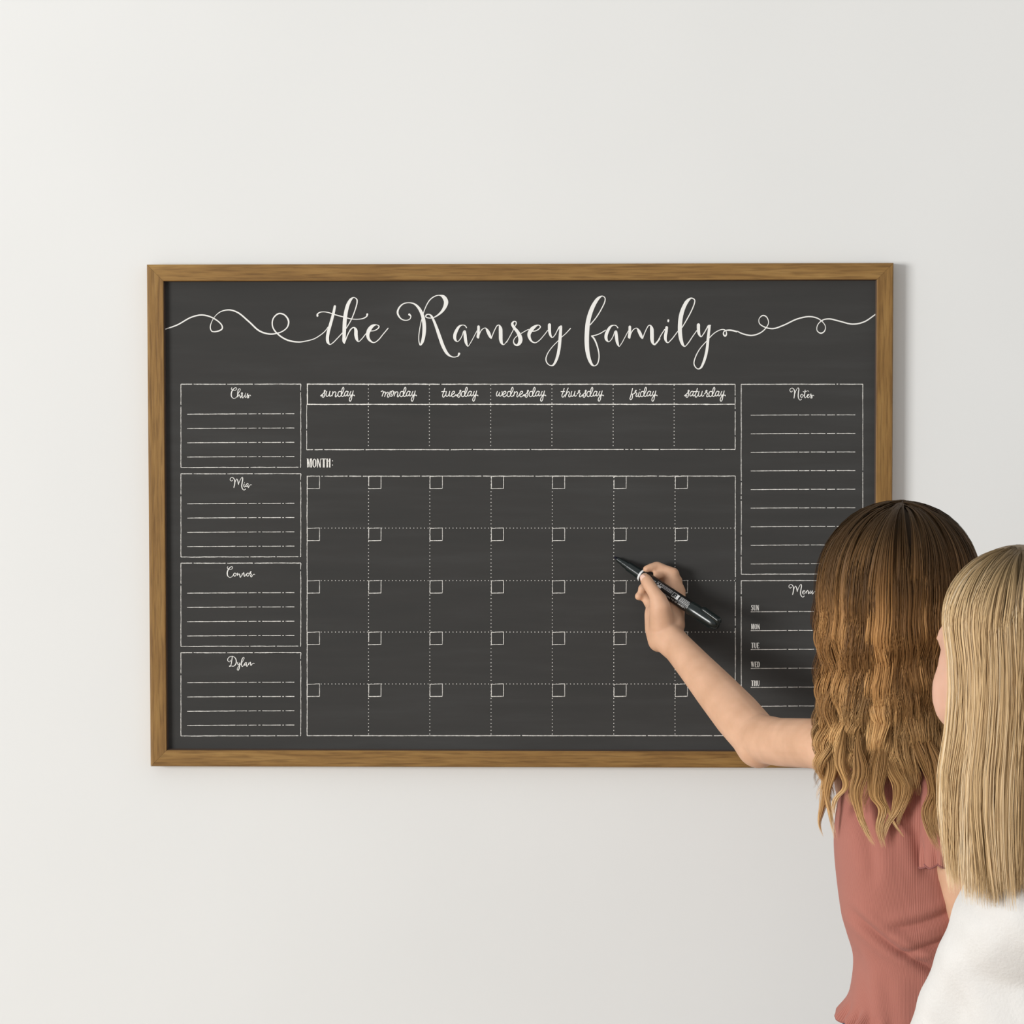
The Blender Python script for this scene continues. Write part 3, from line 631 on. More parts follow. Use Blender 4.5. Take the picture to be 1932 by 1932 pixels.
# ------------------------------------------------------------------ the girl
GD = 0.42
gfoot = A(1705, 1700, GD); girl = empty('person', (float(gfoot[0]), -GD, 0.0))
tag(girl, 'girl seen from behind with long wavy brown hair, pink top and raised arm', 'person')
fl = Flesh()
HC = A(1700, 1128, GD-0.005); gf = np.array([-0.25, 0.968]); gP, gM = face(fl, HC, gf, 0.85, 0.070)
neck = A(1702, 1350, GD); fl.cap(gP(-0.02, 0, -0.06), 0.040, neck, 0.040)
SHL = A(1612, 1418, GD-0.02); SHR = A(1800, 1425, GD+0.05)
chest = A(1712, 1480, GD); waist = A(1722, 1760, GD); hip = A(1746, 1930, GD)
fl.hull([(neck+np.array([0, 0, -0.03]), 0.038), (SHL, 0.032), (SHR, 0.032)])
fl.hull([(SHL, 0.030), (SHR, 0.030), (A(1662, 1560, GD), 0.045), (A(1790, 1560, GD+0.02), 0.048), (chest, 0.062)])
fl.hull([(A(1662, 1560, GD), 0.045), (A(1790, 1560, GD+0.02), 0.048), (A(1694, 1760, GD), 0.042), (A(1780, 1760, GD), 0.044)])
fl.hull([(A(1694, 1760, GD), 0.042), (A(1780, 1760, GD), 0.044), (A(1702, 1960, GD), 0.056), (A(1790, 1960, GD), 0.056)])
# left arm, hand and fingers
EL = A(1428, 1392, 0.215); WR = Z(985, 1225, 0.072)
fl.chain([(SHL, 0.034), (A(1540, 1403, 0.345), 0.0300), (A(1470, 1400, 0.265), 0.0295), (EL, 0.0300)])
fl.cap(EL+np.array([-0.002, 0.004, 0.0]), 0.0295, A(1432, 1406, 0.222), 0.0285)
fa = lambda t: EL+(WR-EL)*t
fl.chain([(EL, 0.0300), (fa(0.22), 0.0300), (fa(0.45), 0.0268), (fa(0.72), 0.0222), (fa(0.92), 0.0195), (WR, 0.0195)])
fl.chain([(fa(0.9)+np.array([-0.004, 0, -0.001]), 0.017), (Z(900, 1225, 0.070), 0.0165)])
# palm
fl.hull([(Z(955, 1215, 0.070), 0.0180), (Z(905, 1150, 0.066), 0.0180), (Z(845, 930, 0.052), 0.0130), (Z(900, 830, 0.044), 0.0120), (Z(1040, 900, 0.050), 0.0120), (Z(1050, 1080, 0.062), 0.0130)])
fl.hull([(Z(1050, 1060, 0.060), 0.0120), (Z(1030, 880, 0.046), 0.0130), (Z(1085, 700, 0.036), 0.0098), (Z(1020, 540, 0.032), 0.0082), (Z(930, 800, 0.036), 0.0105)])
fl.chain([(Z(905, 1090, 0.070), 0.0170), (Z(880, 900, 0.074), 0.0140), (Z(860, 800, 0.074), 0.0112)])     # thenar
fl.chain([(Z(870, 1260, 0.068), 0.0150), (Z(812, 1130, 0.058), 0.0122), (Z(790, 960, 0.046), 0.0105), (Z(800, 850, 0.036), 0.0088)])      # outer edge of the palm
# thumb
fl.chain([(Z(895, 880, 0.076), 0.0118), (Z(852, 775, 0.0755), 0.0098), (Z(795, 690, 0.072), 0.0084), (Z(762, 640, 0.069), 0.0083), (Z(722, 575, 0.0645), 0.0080), (Z(702, 545, 0.0615), 0.0066)])
# index
fl.chain([(Z(1025, 500, 0.032), 0.0085), (Z(930, 455, 0.031), 0.0069), (Z(845, 412, 0.031), 0.0064), (Z(780, 425, 0.035), 0.0056), (Z(722, 446, 0.0375), 0.0050)])
# middle
fl.chain([(Z(1060, 580, 0.029), 0.0086), (Z(985, 498, 0.026), 0.0068), (Z(930, 488, 0.027), 0.0062), (Z(880, 508, 0.034), 0.0056), (Z(838, 522, 0.039), 0.0052)])
# ring and little finger, curled in behind the thumb
fl.chain([(Z(1050, 700, 0.030), 0.0086), (Z(930, 600, 0.024), 0.0068), (Z(800, 590, 0.022), 0.0064), (Z(722, 622, 0.027), 0.0062), (Z(676, 668, 0.032), 0.0060)])
fl.chain([(Z(980, 840, 0.034), 0.0086), (Z(830, 745, 0.026), 0.0066), (Z(735, 705, 0.024), 0.0060), (Z(675, 735, 0.028), 0.0060), (Z(636, 756, 0.033), 0.0058)])
fl.chain([(Z(800, 880, 0.036), 0.0086), (Z(745, 820, 0.032), 0.0070), (Z(715, 770, 0.030), 0.0058)])
# right arm hanging down
ER = A(1838, 1745, GD+0.075); WRR = A(1800, 1960, GD+0.02)
fl.chain([(SHR, 0.034), (A(1806, 1520, GD+0.07), 0.0295), (A(1812, 1640, GD+0.08), 0.0275), (ER, 0.0265)])
fl.chain([(ER, 0.0265), (A(1825, 1850, GD+0.05), 0.0235), (WRR, 0.0185)])
hd = WRR+np.array([-0.01, 0.02, -0.045]); fl.hull([(WRR, 0.016), (hd+np.array([-0.012, 0.012, 0]), 0.010), (hd+np.array([0.014, -0.012, 0]), 0.010)])
for k in range(4):
    b0 = hd+np.array([-0.014+0.0095*k, 0.014-0.009*k, -0.004]); fl.chain([(b0, 0.0066), (b0+np.array([-0.003, 0.004, -0.026]), 0.0060), (b0+np.array([-0.008, 0.012, -0.044-0.004*(k in (1, 2))]), 0.0050)])
fl.chain([(WRR+np.array([-0.01, 0.018, -0.015]), 0.009), (hd+np.array([-0.024, 0.028, -0.004]), 0.0070), (hd+np.array([-0.026, 0.032, -0.024]), 0.0058)])
# legs and feet
for sg in (-1, 1):
    hx = hip[0]+sg*0.042
    fl.chain([((hx, -GD, hip[2]-0.03), 0.058), ((hx+sg*0.004, -GD-0.005, hip[2]-0.20), 0.052), ((hx+sg*0.006, -GD-0.004, 0.32), 0.042), ((hx+sg*0.008, -GD+0.004, 0.23), 0.042), ((hx+sg*0.009, -GD+0.010, 0.075), 0.028)])
    fl.chain([((hx+sg*0.009, -GD+0.002, 0.040), 0.030), ((hx+sg*0.012, -GD+0.075, 0.028), 0.026), ((hx+sg*0.014, -GD+0.120, 0.020), 0.019)])
body = link('body', fl.mesh('body', 0.0020, 7), M_SKIN, girl)
eyes(gP, gM, 0.85, girl)
# thumbnail
tdir = Z(702, 545, 0.0615)-Z(762, 640, 0.069); tdir /= np.linalg.norm(tdir)
tn = np.array([-0.55, -0.80, 0.25]); tn -= tdir*(tn@tdir); tn /= np.linalg.norm(tn)
blob('fingernail', Z(712, 560, 0.063)+tn*0.0058, (0.0058, 0.0045, 0.0016), np.stack([tdir, np.cross(tn, tdir), tn], 1), M_NAIL, girl)
# leggings
fl = Flesh()
fl.hull([(A(1722, 1970, GD), 0.055), (A(1786, 1970, GD), 0.055), ((hip[0]-0.042, -GD, hip[2]-0.05), 0.062), ((hip[0]+0.042, -GD, hip[2]-0.05), 0.062)])
for sg in (-1, 1):
    hx = hip[0]+sg*0.042
    fl.chain([((hx, -GD, hip[2]-0.03), 0.062), ((hx+sg*0.004, -GD-0.005, hip[2]-0.20), 0.056), ((hx+sg*0.006, -GD-0.004, 0.32), 0.046), ((hx+sg*0.008, -GD+0.004, 0.23), 0.045), ((hx+sg*0.009, -GD+0.010, 0.10), 0.034)])
link('leggings', fl.mesh('leggings', 0.006, 4), M_DENIM, girl)

# top: rings down the back, then folds and a fluted hem
TOP = np.array([  # photo row, left edge, right edge, half depth, bulge towards the viewer
 (1372,1662,1752,.040,0.0),(1384,1645,1772,.046,0.0),(1398,1618,1800,.052,0.0),(1418,1596,1826,.060,0.0),(1445,1589,1838,.066,.004),(1500,1585,1845,.072,.006),(1570,1577,1850,.076,.008),
 (1640,1578,1850,.076,.008),(1720,1590,1846,.073,.006),(1760,1600,1842,.071,.004),(1805,1611,1838,.070,.003),(1850,1609,1842,.073,.002),(1885,1601,1850,.077,.001),(1903,1592,1858,.080,0.),(1916,1583,1866,.083,0.)], float)
m_, n_ = 190, 300
rows = np.linspace(TOP[0, 0], TOP[-1, 0], m_)
def spl(x, xs, ys):
    h = np.diff(xs); d = np.diff(ys)/h; mt = np.r_[d[0], (d[:-1]+d[1:])/2, d[-1]]
    k = np.clip(np.searchsorted(xs, x)-1, 0, len(xs)-2); t = (x-xs[k])/h[k]
    return (2*t**3-3*t**2+1)*ys[k]+(t**3-2*t**2+t)*h[k]*mt[k]+(-2*t**3+3*t**2)*ys[k+1]+(t**3-t**2)*h[k]*mt[k+1]
xl, xr, hd_, bu = (spl(rows, TOP[:, 0], TOP[:, c]) for c in (1, 2, 3, 4))
Lp = A(xl, rows, GD); Rp = A(xr, rows, GD)
phi = np.arange(n_)/n_*2*math.pi                                  # 0 = towards the viewer, pi/2 = right
cxr = (Lp+Rp)/2; hwr = (Rp[:, 0]-Lp[:, 0])/2
se = lambda c, p: np.sign(c)*np.abs(c)**p
X = cxr[:, 0:1]+hwr[:, None]*se(np.sin(phi), 0.86)[None]; Y = cxr[:, 1:2]-(hd_+bu*1.0)[:, None]*se(np.cos(phi), 0.86)[None]
Zz = np.repeat(cxr[:, 2:3], n_, 1)
PXs = np.interp(X, [Lp[73, 0]-0.001, Rp[73, 0]], [xl[73], xr[73]]); PYs = np.repeat(rows[:, None], n_, 1)
back = np.clip(np.cos(phi), 0, 1)[None]**0.4
def groove(p0, p1, bend, wd, amp, ridge=0.6):
    (x0, y0), (x1, y1) = p0, p1; L = math.hypot(x1-x0, y1-y0); ux, uy = (x1-x0)/L, (y1-y0)/L; ww = 0.9
    t = ((PXs-x0)*ux+(PYs-y0)*uy)/L; dd = -(PXs-x0)*uy+(PYs-y0)*ux-bend*4*t*(1-t)
    env = smoothstep(-0.12, 0.2, t)*(1-smoothstep(0.85, 1.15, t))
    return env*amp*(-np.exp(-(dd/wd)**2)+ridge*np.exp(-((dd+1.9*wd)/(1.25*wd))**2)+ridge*np.exp(-((dd-1.9*wd)/(1.25*wd))**2))
off = groove((1605, 1705), (1772, 1812), 10, 9, 0.0062)+groove((1668, 1732), (1785, 1695), 5, 10, 0.0038)+groove((1690, 1775), (1795, 1742), 3, 7, 0.0034)
off += groove((1600, 1480), (1640, 1640), -8, 12, 0.003)+groove((1700, 1500), (1735, 1625), 0, 12, 0.003)+groove((1600, 1770), (1640, 1900), -6, 12, 0.0028)+groove((1660, 1820), (1680, 1925), 0, 16, 0.0022)
off = off*back+0.0006*np.sin(PXs*0.05+PYs*0.031)+0.0012*np.sin(PXs*0.021-PYs*0.044)*back
hemw = smoothstep(1868, 1916, PYs)
off += hemw*(0.0045*np.sin(phi*21+0.6*np.sin(phi*5))[None]+0.002*np.sin(phi*34)[None])
Zz += hemw*0.0035*np.sin(phi*21+1.4)[None]-smoothstep(1790, 1916, PYs)*smoothstep(1585, 1720, PXs)*0.035
nx = np.sin(phi)[None]; ny = -np.cos(phi)[None]
rings = np.stack([X+off*nx, Y+off*ny, Zz], -1)
shirt = link('ribbed_top', tube_rings('ribbed_top', rings, uvscale=105.0), M_SHIRT, girl); shirt['label'] = 'dusty pink ribbed top with a lettuce hem'
sh = shirt.modifiers.new('thickness', 'SOLIDIFY'); sh.thickness = 0.0013; sh.offset = -1
def cord(name, pts, r, m, parent, closed=True, n=6):
    P_ = np.asarray(pts); T_ = (np.roll(P_, -1, 0)-np.roll(P_, 1, 0)) if closed else np.gradient(P_, axis=0); T_ /= np.linalg.norm(T_, axis=1)[:, None]
    a1 = np.cross(T_, [0.2, 0.3, 0.93]); a1 /= np.linalg.norm(a1, axis=1)[:, None]; a2 = np.cross(T_, a1)
    if closed: P_ = np.vstack([P_, P_[:1]]); a1 = np.vstack([a1, a1[:1]]); a2 = np.vstack([a2, a2[:1]])
    g = np.arange(n)*2*math.pi/n
    return link(name, tube_rings(name, P_[:, None]+r*(np.cos(g)[None, :, None]*a1[:, None]+np.sin(g)[None, :, None]*a2[:, None])), m, parent)
cord('hem_edge', rings[-1], 0.0012, M_HEM, shirt).location = (0, 0, 0)
# sleeves: short tubes with fluted hems
def sleeve(p, radii, flut, lobes, seed, twist=0.0):
    p = [np.asarray(x, float) for x in p]; C = catmull(np.array(p), 24) if len(p) > 2 else np.linspace(p[0], p[1], 50)
    k = len(C); T_ = frame_along(C); a1 = np.cross(T_, [0.05, 1.0, 0.1]); a1 /= np.linalg.norm(a1, axis=1)[:, None]; a2 = np.cross(T_, a1)
    t = np.linspace(0, 1, k); R = np.interp(t, np.linspace(0, 1, len(radii)), radii); g = np.arange(160)*2*math.pi/160
    hm = smoothstep(0.72, 1.0, t)
    rr = R[:, None]*(1+0.03*np.sin(3*g+seed)[None]*smoothstep(0.2, 1, t)[:, None])+hm[:, None]*flut*(np.sin(lobes*g+seed)+0.4*np.sin(1.7*lobes*g))[None]
    ring = C[:, None]+rr[..., None]*(np.cos(g)[None, :, None]*a1[:, None]+np.sin(g)[None, :, None]*a2[:, None])+(hm[:, None]*flut*0.8*np.sin(lobes*g+seed+1.3)[None])[..., None]*T_[:, None]
    o = link('sleeve', tube_rings('sleeve', ring, uvscale=42.0), M_SHIRT, girl); md = o.modifiers.new('thickness', 'SOLIDIFY'); md.thickness = 0.0012
    cord('hem_edge', ring[-1], 0.0010, M_HEM, o).location = (0, 0, 0)
sleeve([A(1778, 1412, GD+0.045), A(1796, 1480, GD+0.062), A(1800, 1560, GD+0.076), A(1803, 1632, GD+0.082)], [0.036, 0.040, 0.040, 0.039], 0.0030, 13, 0.4)
sleeve([A(1650, 1412, GD+0.0), A(1630, 1416, GD-0.015), A(1608, 1420, GD-0.03)], [0.040, 0.041, 0.046], 0.0026, 13, 1.9)

# ------------------------------------------------------------------ the girl's hair
rg = np.random.default_rng(11)
GX, GPY, GH, GHW = 1699.0, 1098.0, 156.0, 150.0
LOW = np.array([(1098,1.0,.106),(1150,1.03,.108),(1200,1.0,.104),(1260,.985,.098),(1330,.99,.094),(1400,1.02,.093),(1470,1.02,.092),(1540,.99,.090),(1620,.95,.088)])
GZ0 = A(GX, GPY, GD); PXM = 1.0/(A(GX+1, GPY, GD)[0]-GZ0[0])                # px per metre there
def genv(py, th, ph, lay):
    """py for the falling part, th (0..pi/2) on the crown; ph azimuth; lay layer scale"""
    hw = np.where(th < math.pi/2, GHW*np.sin(th)**0.92, GHW*np.interp(py, LOW[:, 0], LOW[:, 1]))/PXM
    hd2 = np.where(th < math.pi/2, 0.106*np.sin(th)**0.92, np.interp(py, LOW[:, 0], LOW[:, 2]))
    yy = np.where(th < math.pi/2, GPY-GH*np.cos(th), py); z = GZ0[2]-(yy-GPY)/PXM
    if np.ndim(lay) == 0 or True: z = np.where(th < math.pi/2, GZ0[2]+(z-GZ0[2])*(0.9+0.1*lay), z)
    return np.stack([GZ0[0]+hw*lay*np.sin(ph), -GD-hd2*lay*np.cos(ph), z], -1)
def girl_lock(ph0, ln, lay, ns, rg):
    m = 52; s_ = np.linspace(0, 1, m); c0 = 0.20
    th = np.where(s_ >= c0, math.pi, np.maximum(s_/c0*math.pi/2, 0.004))
    py = GPY+np.clip((s_-c0)/(1-c0), 0, 1)*(ln-GPY)
    yrow = np.where(th < math.pi/2, GPY-GH*np.cos(np.minimum(th, 1.5708)), py)
    ph = ph0*np.ones(m)+rg.uniform(-0.12, 0.12)*s_
    C = genv(py, th, ph, lay); nrm = np.stack([np.sin(ph), -np.cos(ph), 0.9*np.cos(np.minimum(th, 1.57))], -1); lat = np.stack([np.cos(ph), np.sin(ph), 0*ph], -1)
    ct = np.where(th < math.pi/2, np.cos(np.minimum(th, 1.5708)), 0.0)
    po = rg.uniform(-0.03, 0.035); C[:, 1] += po*ct; C[:, 0] += 0.0008*np.sign(ph0)*ct; C[:, 2] -= (po*po*5+abs(rg.normal(0, 0.0008)))*ct
    p0 = rg.normal(0, 0.62)+0.9*math.sin(ph0*2.3); amp = (smoothstep(1060, 1230, yrow)*0.0048+smoothstep(1250, 1480, yrow)*0.0034)*rg.uniform(0.7, 1.25)
    wl = 100+rg.uniform(-12, 14); w_ = 2*math.pi*(yrow-1060)/wl+p0; sgn = rg.choice([-0.6, 0.3, 0.9])*np.where(yrow > 1400, 1.5, 1.0)
    hn = np.stack([np.sin(ph), -np.cos(ph), 0*ph], -1)
    C = C+hn*(amp*np.sin(w_))[:, None]+lat*(amp*0.6*sgn*np.cos(w_)+rg.normal(0, 0.009)*smoothstep(1300, 1600, yrow))[:, None]
    wd = rg.uniform(0.6, 1.6)*(0.0115*smoothstep(0.0, 0.22, s_)+0.002)*(1-0.60*smoothstep(0.60, 1.0, s_))
    a = rg.uniform(0, 2*math.pi, ns)[:, None]; r = np.sqrt(rg.uniform(0, 1, ns))[:, None]
    ox = np.cos(a)*r*wd[None]; oy = np.sin(a)*r*wd[None]*0.42
    fz = rg.normal(0, 1, (ns, 1)); jit = (0.0009*np.sin(w_[None]*0.7+fz*3)+0.0016*np.sin(s_[None]*5+fz*5))*smoothstep(0.2, 0.8, s_)[None]
    P_ = C[None]+(ox+jit)[..., None]*lat[None]+oy[..., None]*hn[None]
    cut = rg.uniform(0.90, 1.0, ns)
    P_ = np.stack([np.stack([np.interp(s_*cut[k], s_, P_[k, :, c]) for c in range(3)], -1) for k in range(ns)])
    wid = rg.uniform(0.00032, 0.00075, (ns, 1))*(1-0.8*smoothstep(0.84, 1.0, s_))[None]*(0.6+0.4*smoothstep(0, .12, s_))[None]
    dark = np.array([0.062, 0.035, 0.015]); mid = np.array([0.215, 0.098, 0.032]); lite = np.array([0.60, 0.325, 0.122]); tip = np.array([0.78, 0.50, 0.22])
    lockv = rg.normal(0, 1.0); sv = np.clip(0.45+0.33*lockv+rg.normal(0, 0.10, (ns, 1)), 0, 1)
    g1 = smoothstep(0.08, 0.40, s_)[None]*(0.45+0.85*sv); g2 = smoothstep(0.55, 1.0, s_)[None]*(0.30+0.85*sv)
    col = dark+(mid-dark)*np.clip(g1, 0, 1)[..., None]; col = col+(lite-col)*np.clip(g1*sv*0.8, 0, 1)[..., None]; col = col+(tip-col)*np.clip(g2*0.9, 0, 1)[..., None]
    return strands_mesh(P_, wid, col, nrm, rg)
parts = []
phs = np.linspace(-2.55, 2.55, 100)
for k, p in enumerate(phs):
    p = p+rg.uniform(-0.03, 0.03); side = abs(p)
    ln = rg.uniform(1440, 1535) if side > 0.5 else rg.uniform(1415, 1520)
    parts.append(girl_lock(p, ln, rg.uniform(0.90, 1.01), 96, rg))
for k in range(44):
    p = rg.uniform(-1.7, 1.7); parts.append(girl_lock(p, rg.uniform(1400, 1500), rg.uniform(0.86, 0.92), 44, rg))
# single long curls that fall past the shoulders over the top
def curl(pts, ns, rg, w0=0.0085, tipw=0.30, fan=0.0):
    p = np.array(pts, float); p[0, 2] -= 0.034; p[1, 2] -= 0.004; C0 = A(p[:, 0], p[:, 1], p[:, 2]); C = catmull(C0, 8); m = 44
    C = np.stack([np.interp(np.linspace(0, len(C)-1, m), np.arange(len(C)), C[:, c]) for c in range(3)], -1)
    s_ = np.linspace(0, 1, m); ph = np.arctan2(C[:, 0]-GZ0[0], -(C[:, 1]+GD)); hn = np.stack([np.sin(ph), -np.cos(ph), 0*ph], -1); lat = np.stack([np.cos(ph), np.sin(ph), 0*ph], -1)
    wd = w0*(0.10+0.90*smoothstep(0, 0.34, s_))*(1-(1-tipw)*smoothstep(0.45, 1.0, s_))*(1+0.25*np.sin(s_*9+rg.uniform(0, 6)))
    a = rg.uniform(0, 6.283, ns)[:, None]; r = np.sqrt(rg.uniform(0, 1, ns))[:, None]; fz = rg.normal(0, 1, (ns, 1))
    off_ = np.cos(a)*r*wd[None]+0.0013*np.sin(s_[None]*6+fz*4)*s_[None]+fan*fz*(s_[None]**2)
    P_ = C[None]+off_[..., None]*lat[None]+(np.sin(a)*r*wd[None]*0.5)[..., None]*hn[None]
    cut = rg.uniform(0.86, 1.0, ns); P_ = np.stack([np.stack([np.interp(s_*cut[k], s_, P_[k, :, c]) for c in range(3)], -1) for k in range(ns)])
    wid = rg.uniform(0.0003, 0.0007, (ns, 1))*(1-0.85*smoothstep(0.8, 1.0, s_))[None]
    sv = np.clip(0.5+0.2*rg.normal()+rg.normal(0, 0.2, (ns, 1)), 0, 1); c1 = np.array([0.20, 0.095, 0.033]); c2 = np.array([0.64, 0.385, 0.155]); c3 = np.array([0.84, 0.62, 0.36])
    t = smoothstep(0.1, 0.8, s_)[None]; col = c1+(c2-c1)*np.clip((0.35+0.65*t)*(0.4+0.8*sv), 0, 1)[..., None]; col = col+(c3-col)*(smoothstep(0.6, 1.0, s_)[None]*sv*0.9)[..., None]
    return strands_mesh(P_, wid, col, hn, rg)
B = 0.512
for pts, w0 in [
  ([(1556,1330,.43),(1548,1385,.43),(1543,1430,.43),(1557,1475,.43),(1552,1520,.43),(1546,1552,.43),(1553,1580,.43)], .0095),
  ([(1572,1340,.46),(1563,1400,.46),(1569,1448,.46),(1560,1495,.46),(1566,1535,.46),(1576,1585,.455)], .0085),
  ([(1602,1340,.49),(1590,1395,.495),(1584,1440,.497),(1596,1480,.497),(1574,1515,.49),(1572,1545,.487)], .0060),
  ([(1628,1350,B),(1618,1410,B),(1624,1455,B),(1615,1495,B),(1622,1535,B),(1633,1565,B),(1650,1598,B)], .0080),
  ([(1650,1350,B),(1661,1405,B),(1654,1452,B),(1650,1492,B),(1666,1530,B),(1659,1562,B),(1668,1602,B)], .0095),
  ([(1682,1350,B),(1672,1405,B),(1683,1450,B),(1699,1488,B),(1691,1525,B),(1672,1560,B),(1664,1590,B)], .0080),
  ([(1668,1380,B),(1676,1440,B),(1664,1490,B),(1676,1530,B),(1686,1552,B),(1706,1580,B)], .0028),
  ([(1700,1350,B),(1712,1405,B),(1702,1450,B),(1712,1490,B),(1700,1530,B),(1692,1560,B)], .0065),
  ([(1722,1340,.515),(1732,1400,.52),(1750,1445,.525),(1762,1490,.53),(1750,1532,.535),(1758,1572,.54),(1772,1608,.545)], .0095),
  ([(1742,1340,.515),(1752,1400,.52),(1768,1450,.53),(1772,1500,.535),(1764,1545,.54),(1775,1590,.545)], .0085)]:
    parts.append(curl(pts, int(90*w0/0.009)+14, rg, w0))
# under-layer that closes the volume down to the shoulders
mth = 60; s_ = np.linspace(0, 1, mth); ph = np.linspace(-2.6, 2.6, 120)
S2, PH = np.meshgrid(s_, ph, indexing='ij')
TH = np.where(S2 < 0.35, np.maximum(S2/0.35*math.pi/2, 0.001), math.pi); PY = GPY+np.clip((S2-0.35)/0.65, 0, 1)*(1440-GPY)
und = genv(PY, TH, PH, 0.90+0.0*PH); und[..., 0] += 0.002*np.sin(PH*40); und[..., 1] += 0.002*np.cos(PH*33+S2*8)
ii = np.arange(mth-1)[:, None]*120; jj = np.arange(119)[None]
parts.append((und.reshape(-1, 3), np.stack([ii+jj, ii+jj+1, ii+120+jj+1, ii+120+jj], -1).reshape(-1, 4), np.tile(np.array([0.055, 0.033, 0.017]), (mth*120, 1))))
hair_object('hair', parts, girl, 'long wavy brown hair with golden ends')

# ------------------------------------------------------------------ the woman
WD = 0.75
wb = A(1985, 1900, WD); woman = empty('person', (float(wb[0]), -WD, 0.0))
tag(woman, 'woman with straight blonde hair and white sweater at the right edge', 'person')
fl = Flesh()
WC = A(1909, 1257, WD-0.01); fa_ = math.radians(36); wf = np.array([-math.sin(fa_), math.cos(fa_)])
wP, wM = face(fl, WC, wf, 0.93, 0.074)
wn = A(1960, 1560, WD+0.02); fl.cap(wP(-0.025, 0, -0.05), 0.052, wn, 0.052)
WSL = A(1880, 1802, WD); WSR = WSL+np.array([0.30, -0.06, 0.015]); tc = (WSL+WSR)/2
fl.hull([(A(1985, 1690, WD+0.02), 0.055), (WSL, 0.045), (WSR, 0.045)])
px_ = tc[0]; pz = 0.40
fl.hull([(WSL, 0.045), (WSR, 0.045), (tc+np.array([-0.07, 0.01, -0.16]), 0.085), (tc+np.array([0.07, -0.01, -0.16]), 0.085)])
fl.hull([(tc+np.array([-0.07, 0.01, -0.16]), 0.085), (tc+np.array([0.07, -0.01, -0.16]), 0.085), (np.array([px_-0.08, -WD, pz+0.05]), 0.10), (np.array([px_+0.08, -WD, pz+0.05]), 0.10)])
WEL = A(1778, 2035, WD-0.06); WWR = A(1712, 2110, 0.605)
arm = [(WSL, 0.050), (A(1828, 1920, WD-0.03), 0.045), (WEL, 0.040), (WWR, 0.027)]
fl.chain(arm)
def simple_hand(fl, w0, dr, up, k=1.0):
    dr = dr/np.linalg.norm(dr); up = up-dr*(up@dr); up /= np.linalg.norm(up); sd = np.cross(dr, up)
    kn = w0+dr*0.085*k; fl.hull([(w0, 0.020*k), (kn+sd*0.030*k, 0.012*k), (kn-sd*0.030*k, 0.012*k)])
    for j, ln_ in enumerate((0.070, 0.080, 0.074, 0.058)):
        b0 = kn+sd*(0.030-0.020*j)*k; fl.chain([(b0, 0.0095*k), (b0+dr*ln_*0.5*k+up*0.004, 0.0086*k), (b0+dr*ln_*k-up*0.012*k, 0.0072*k)])
    t0 = w0+dr*0.025*k+sd*0.022*k; fl.chain([(t0, 0.014*k), (t0+dr*0.035*k+sd*0.026*k, 0.0105*k), (t0+dr*0.062*k+sd*0.034*k, 0.0085*k)])
simple_hand(fl, WWR, np.array([-0.95, 0.16, -0.2]), np.array([0, -1.0, 0.0]))
WER = WSR+np.array([0.07, -0.02, -0.27]); WWR2 = WER+np.array([-0.10, 0.20, -0.06])
arm2 = [(WSR, 0.050), (WSR+np.array([0.04, -0.01, -0.14]), 0.045), (WER, 0.040), (WWR2, 0.027)]; fl.chain(arm2)
simple_hand(fl, WWR2, np.array([-0.3, 0.9, -0.3]), np.array([0, 0, 1.0]))
legs = []
for sg in (-1, 1):                                                           # kneeling on the floor
    hx = px_+sg*0.085
    legs.append([((hx, -WD-0.01, pz), 0.095), ((hx+sg*0.01, -WD+0.02, 0.22), 0.078), ((hx+sg*0.015, -WD+0.03, 0.062), 0.060)])
    legs.append([((hx+sg*0.015, -WD+0.03, 0.062), 0.060), ((hx+sg*0.015, -WD-0.16, 0.062), 0.058), ((hx+sg*0.01, -WD-0.36, 0.045), 0.040)])
for L_ in legs: fl.chain(L_)
for sg in (-1, 1):
    hx = px_+sg*0.095; fl.chain([((hx, -WD-0.36, 0.045), 0.038), ((hx, -WD-0.47, 0.040), 0.032), ((hx, -WD-0.53, 0.028), 0.024)])
link('body', fl.mesh('body', 0.0045, 6), M_SKIN2, woman)
eyes(wP, wM, 0.93, woman)
fl = Flesh()
fl.hull([(A(1988, 1712, WD+0.02), 0.095), (WSL, 0.062), (WSR, 0.064)])
fl.hull([(WSL, 0.060), (WSR, 0.060), (tc+np.array([-0.08, 0.01, -0.16]), 0.095), (tc+np.array([0.08, -0.01, -0.16]), 0.095)])
fl.hull([(tc+np.array([-0.08, 0.01, -0.16]), 0.095), (tc+np.array([0.08, -0.01, -0.16]), 0.095), (np.array([px_-0.085, -WD, pz+0.02]), 0.112), (np.array([px_+0.085, -WD, pz+0.02]), 0.112)])
for a_ in (arm, arm2): fl.chain([(p, r+0.012) for p, r in a_[:3]]+[(np.asarray(a_[2][0])*0.15+np.asarray(a_[3][0])*0.85, a_[3][1]+0.012)])
swm = fl.mesh('sweater', 0.0046, 9)
co = np.empty(len(swm.vertices)*3, np.float32); swm.vertices.foreach_get('co', co); co = co.reshape(-1, 3)
nr = np.empty_like(co).ravel(); swm.vertices.foreach_get('normal', nr); nr = nr.reshape(-1, 3)
wob = 0.0022*np.sin(co[:, 0]*41+co[:, 2]*23)+0.0018*np.sin(co[:, 2]*57-co[:, 0]*30+co[:, 1]*20)+0.0010*np.sin(co[:, 0]*110+co[:, 2]*90)
co = co+nr*wob[:, None]; swm.vertices.foreach_set('co', co.astype(np.float32).ravel()); swm.update()
link('sweater', swm, M_KNIT, woman)['label'] = 'white fuzzy knit sweater'
fl = Flesh(); fl.hull([((px_-0.085, -WD, pz+0.04), 0.104), ((px_+0.085, -WD, pz+0.04), 0.104), ((px_-0.085, -WD-0.01, pz-0.04), 0.10), ((px_+0.085, -WD-0.01, pz-0.04), 0.10)])
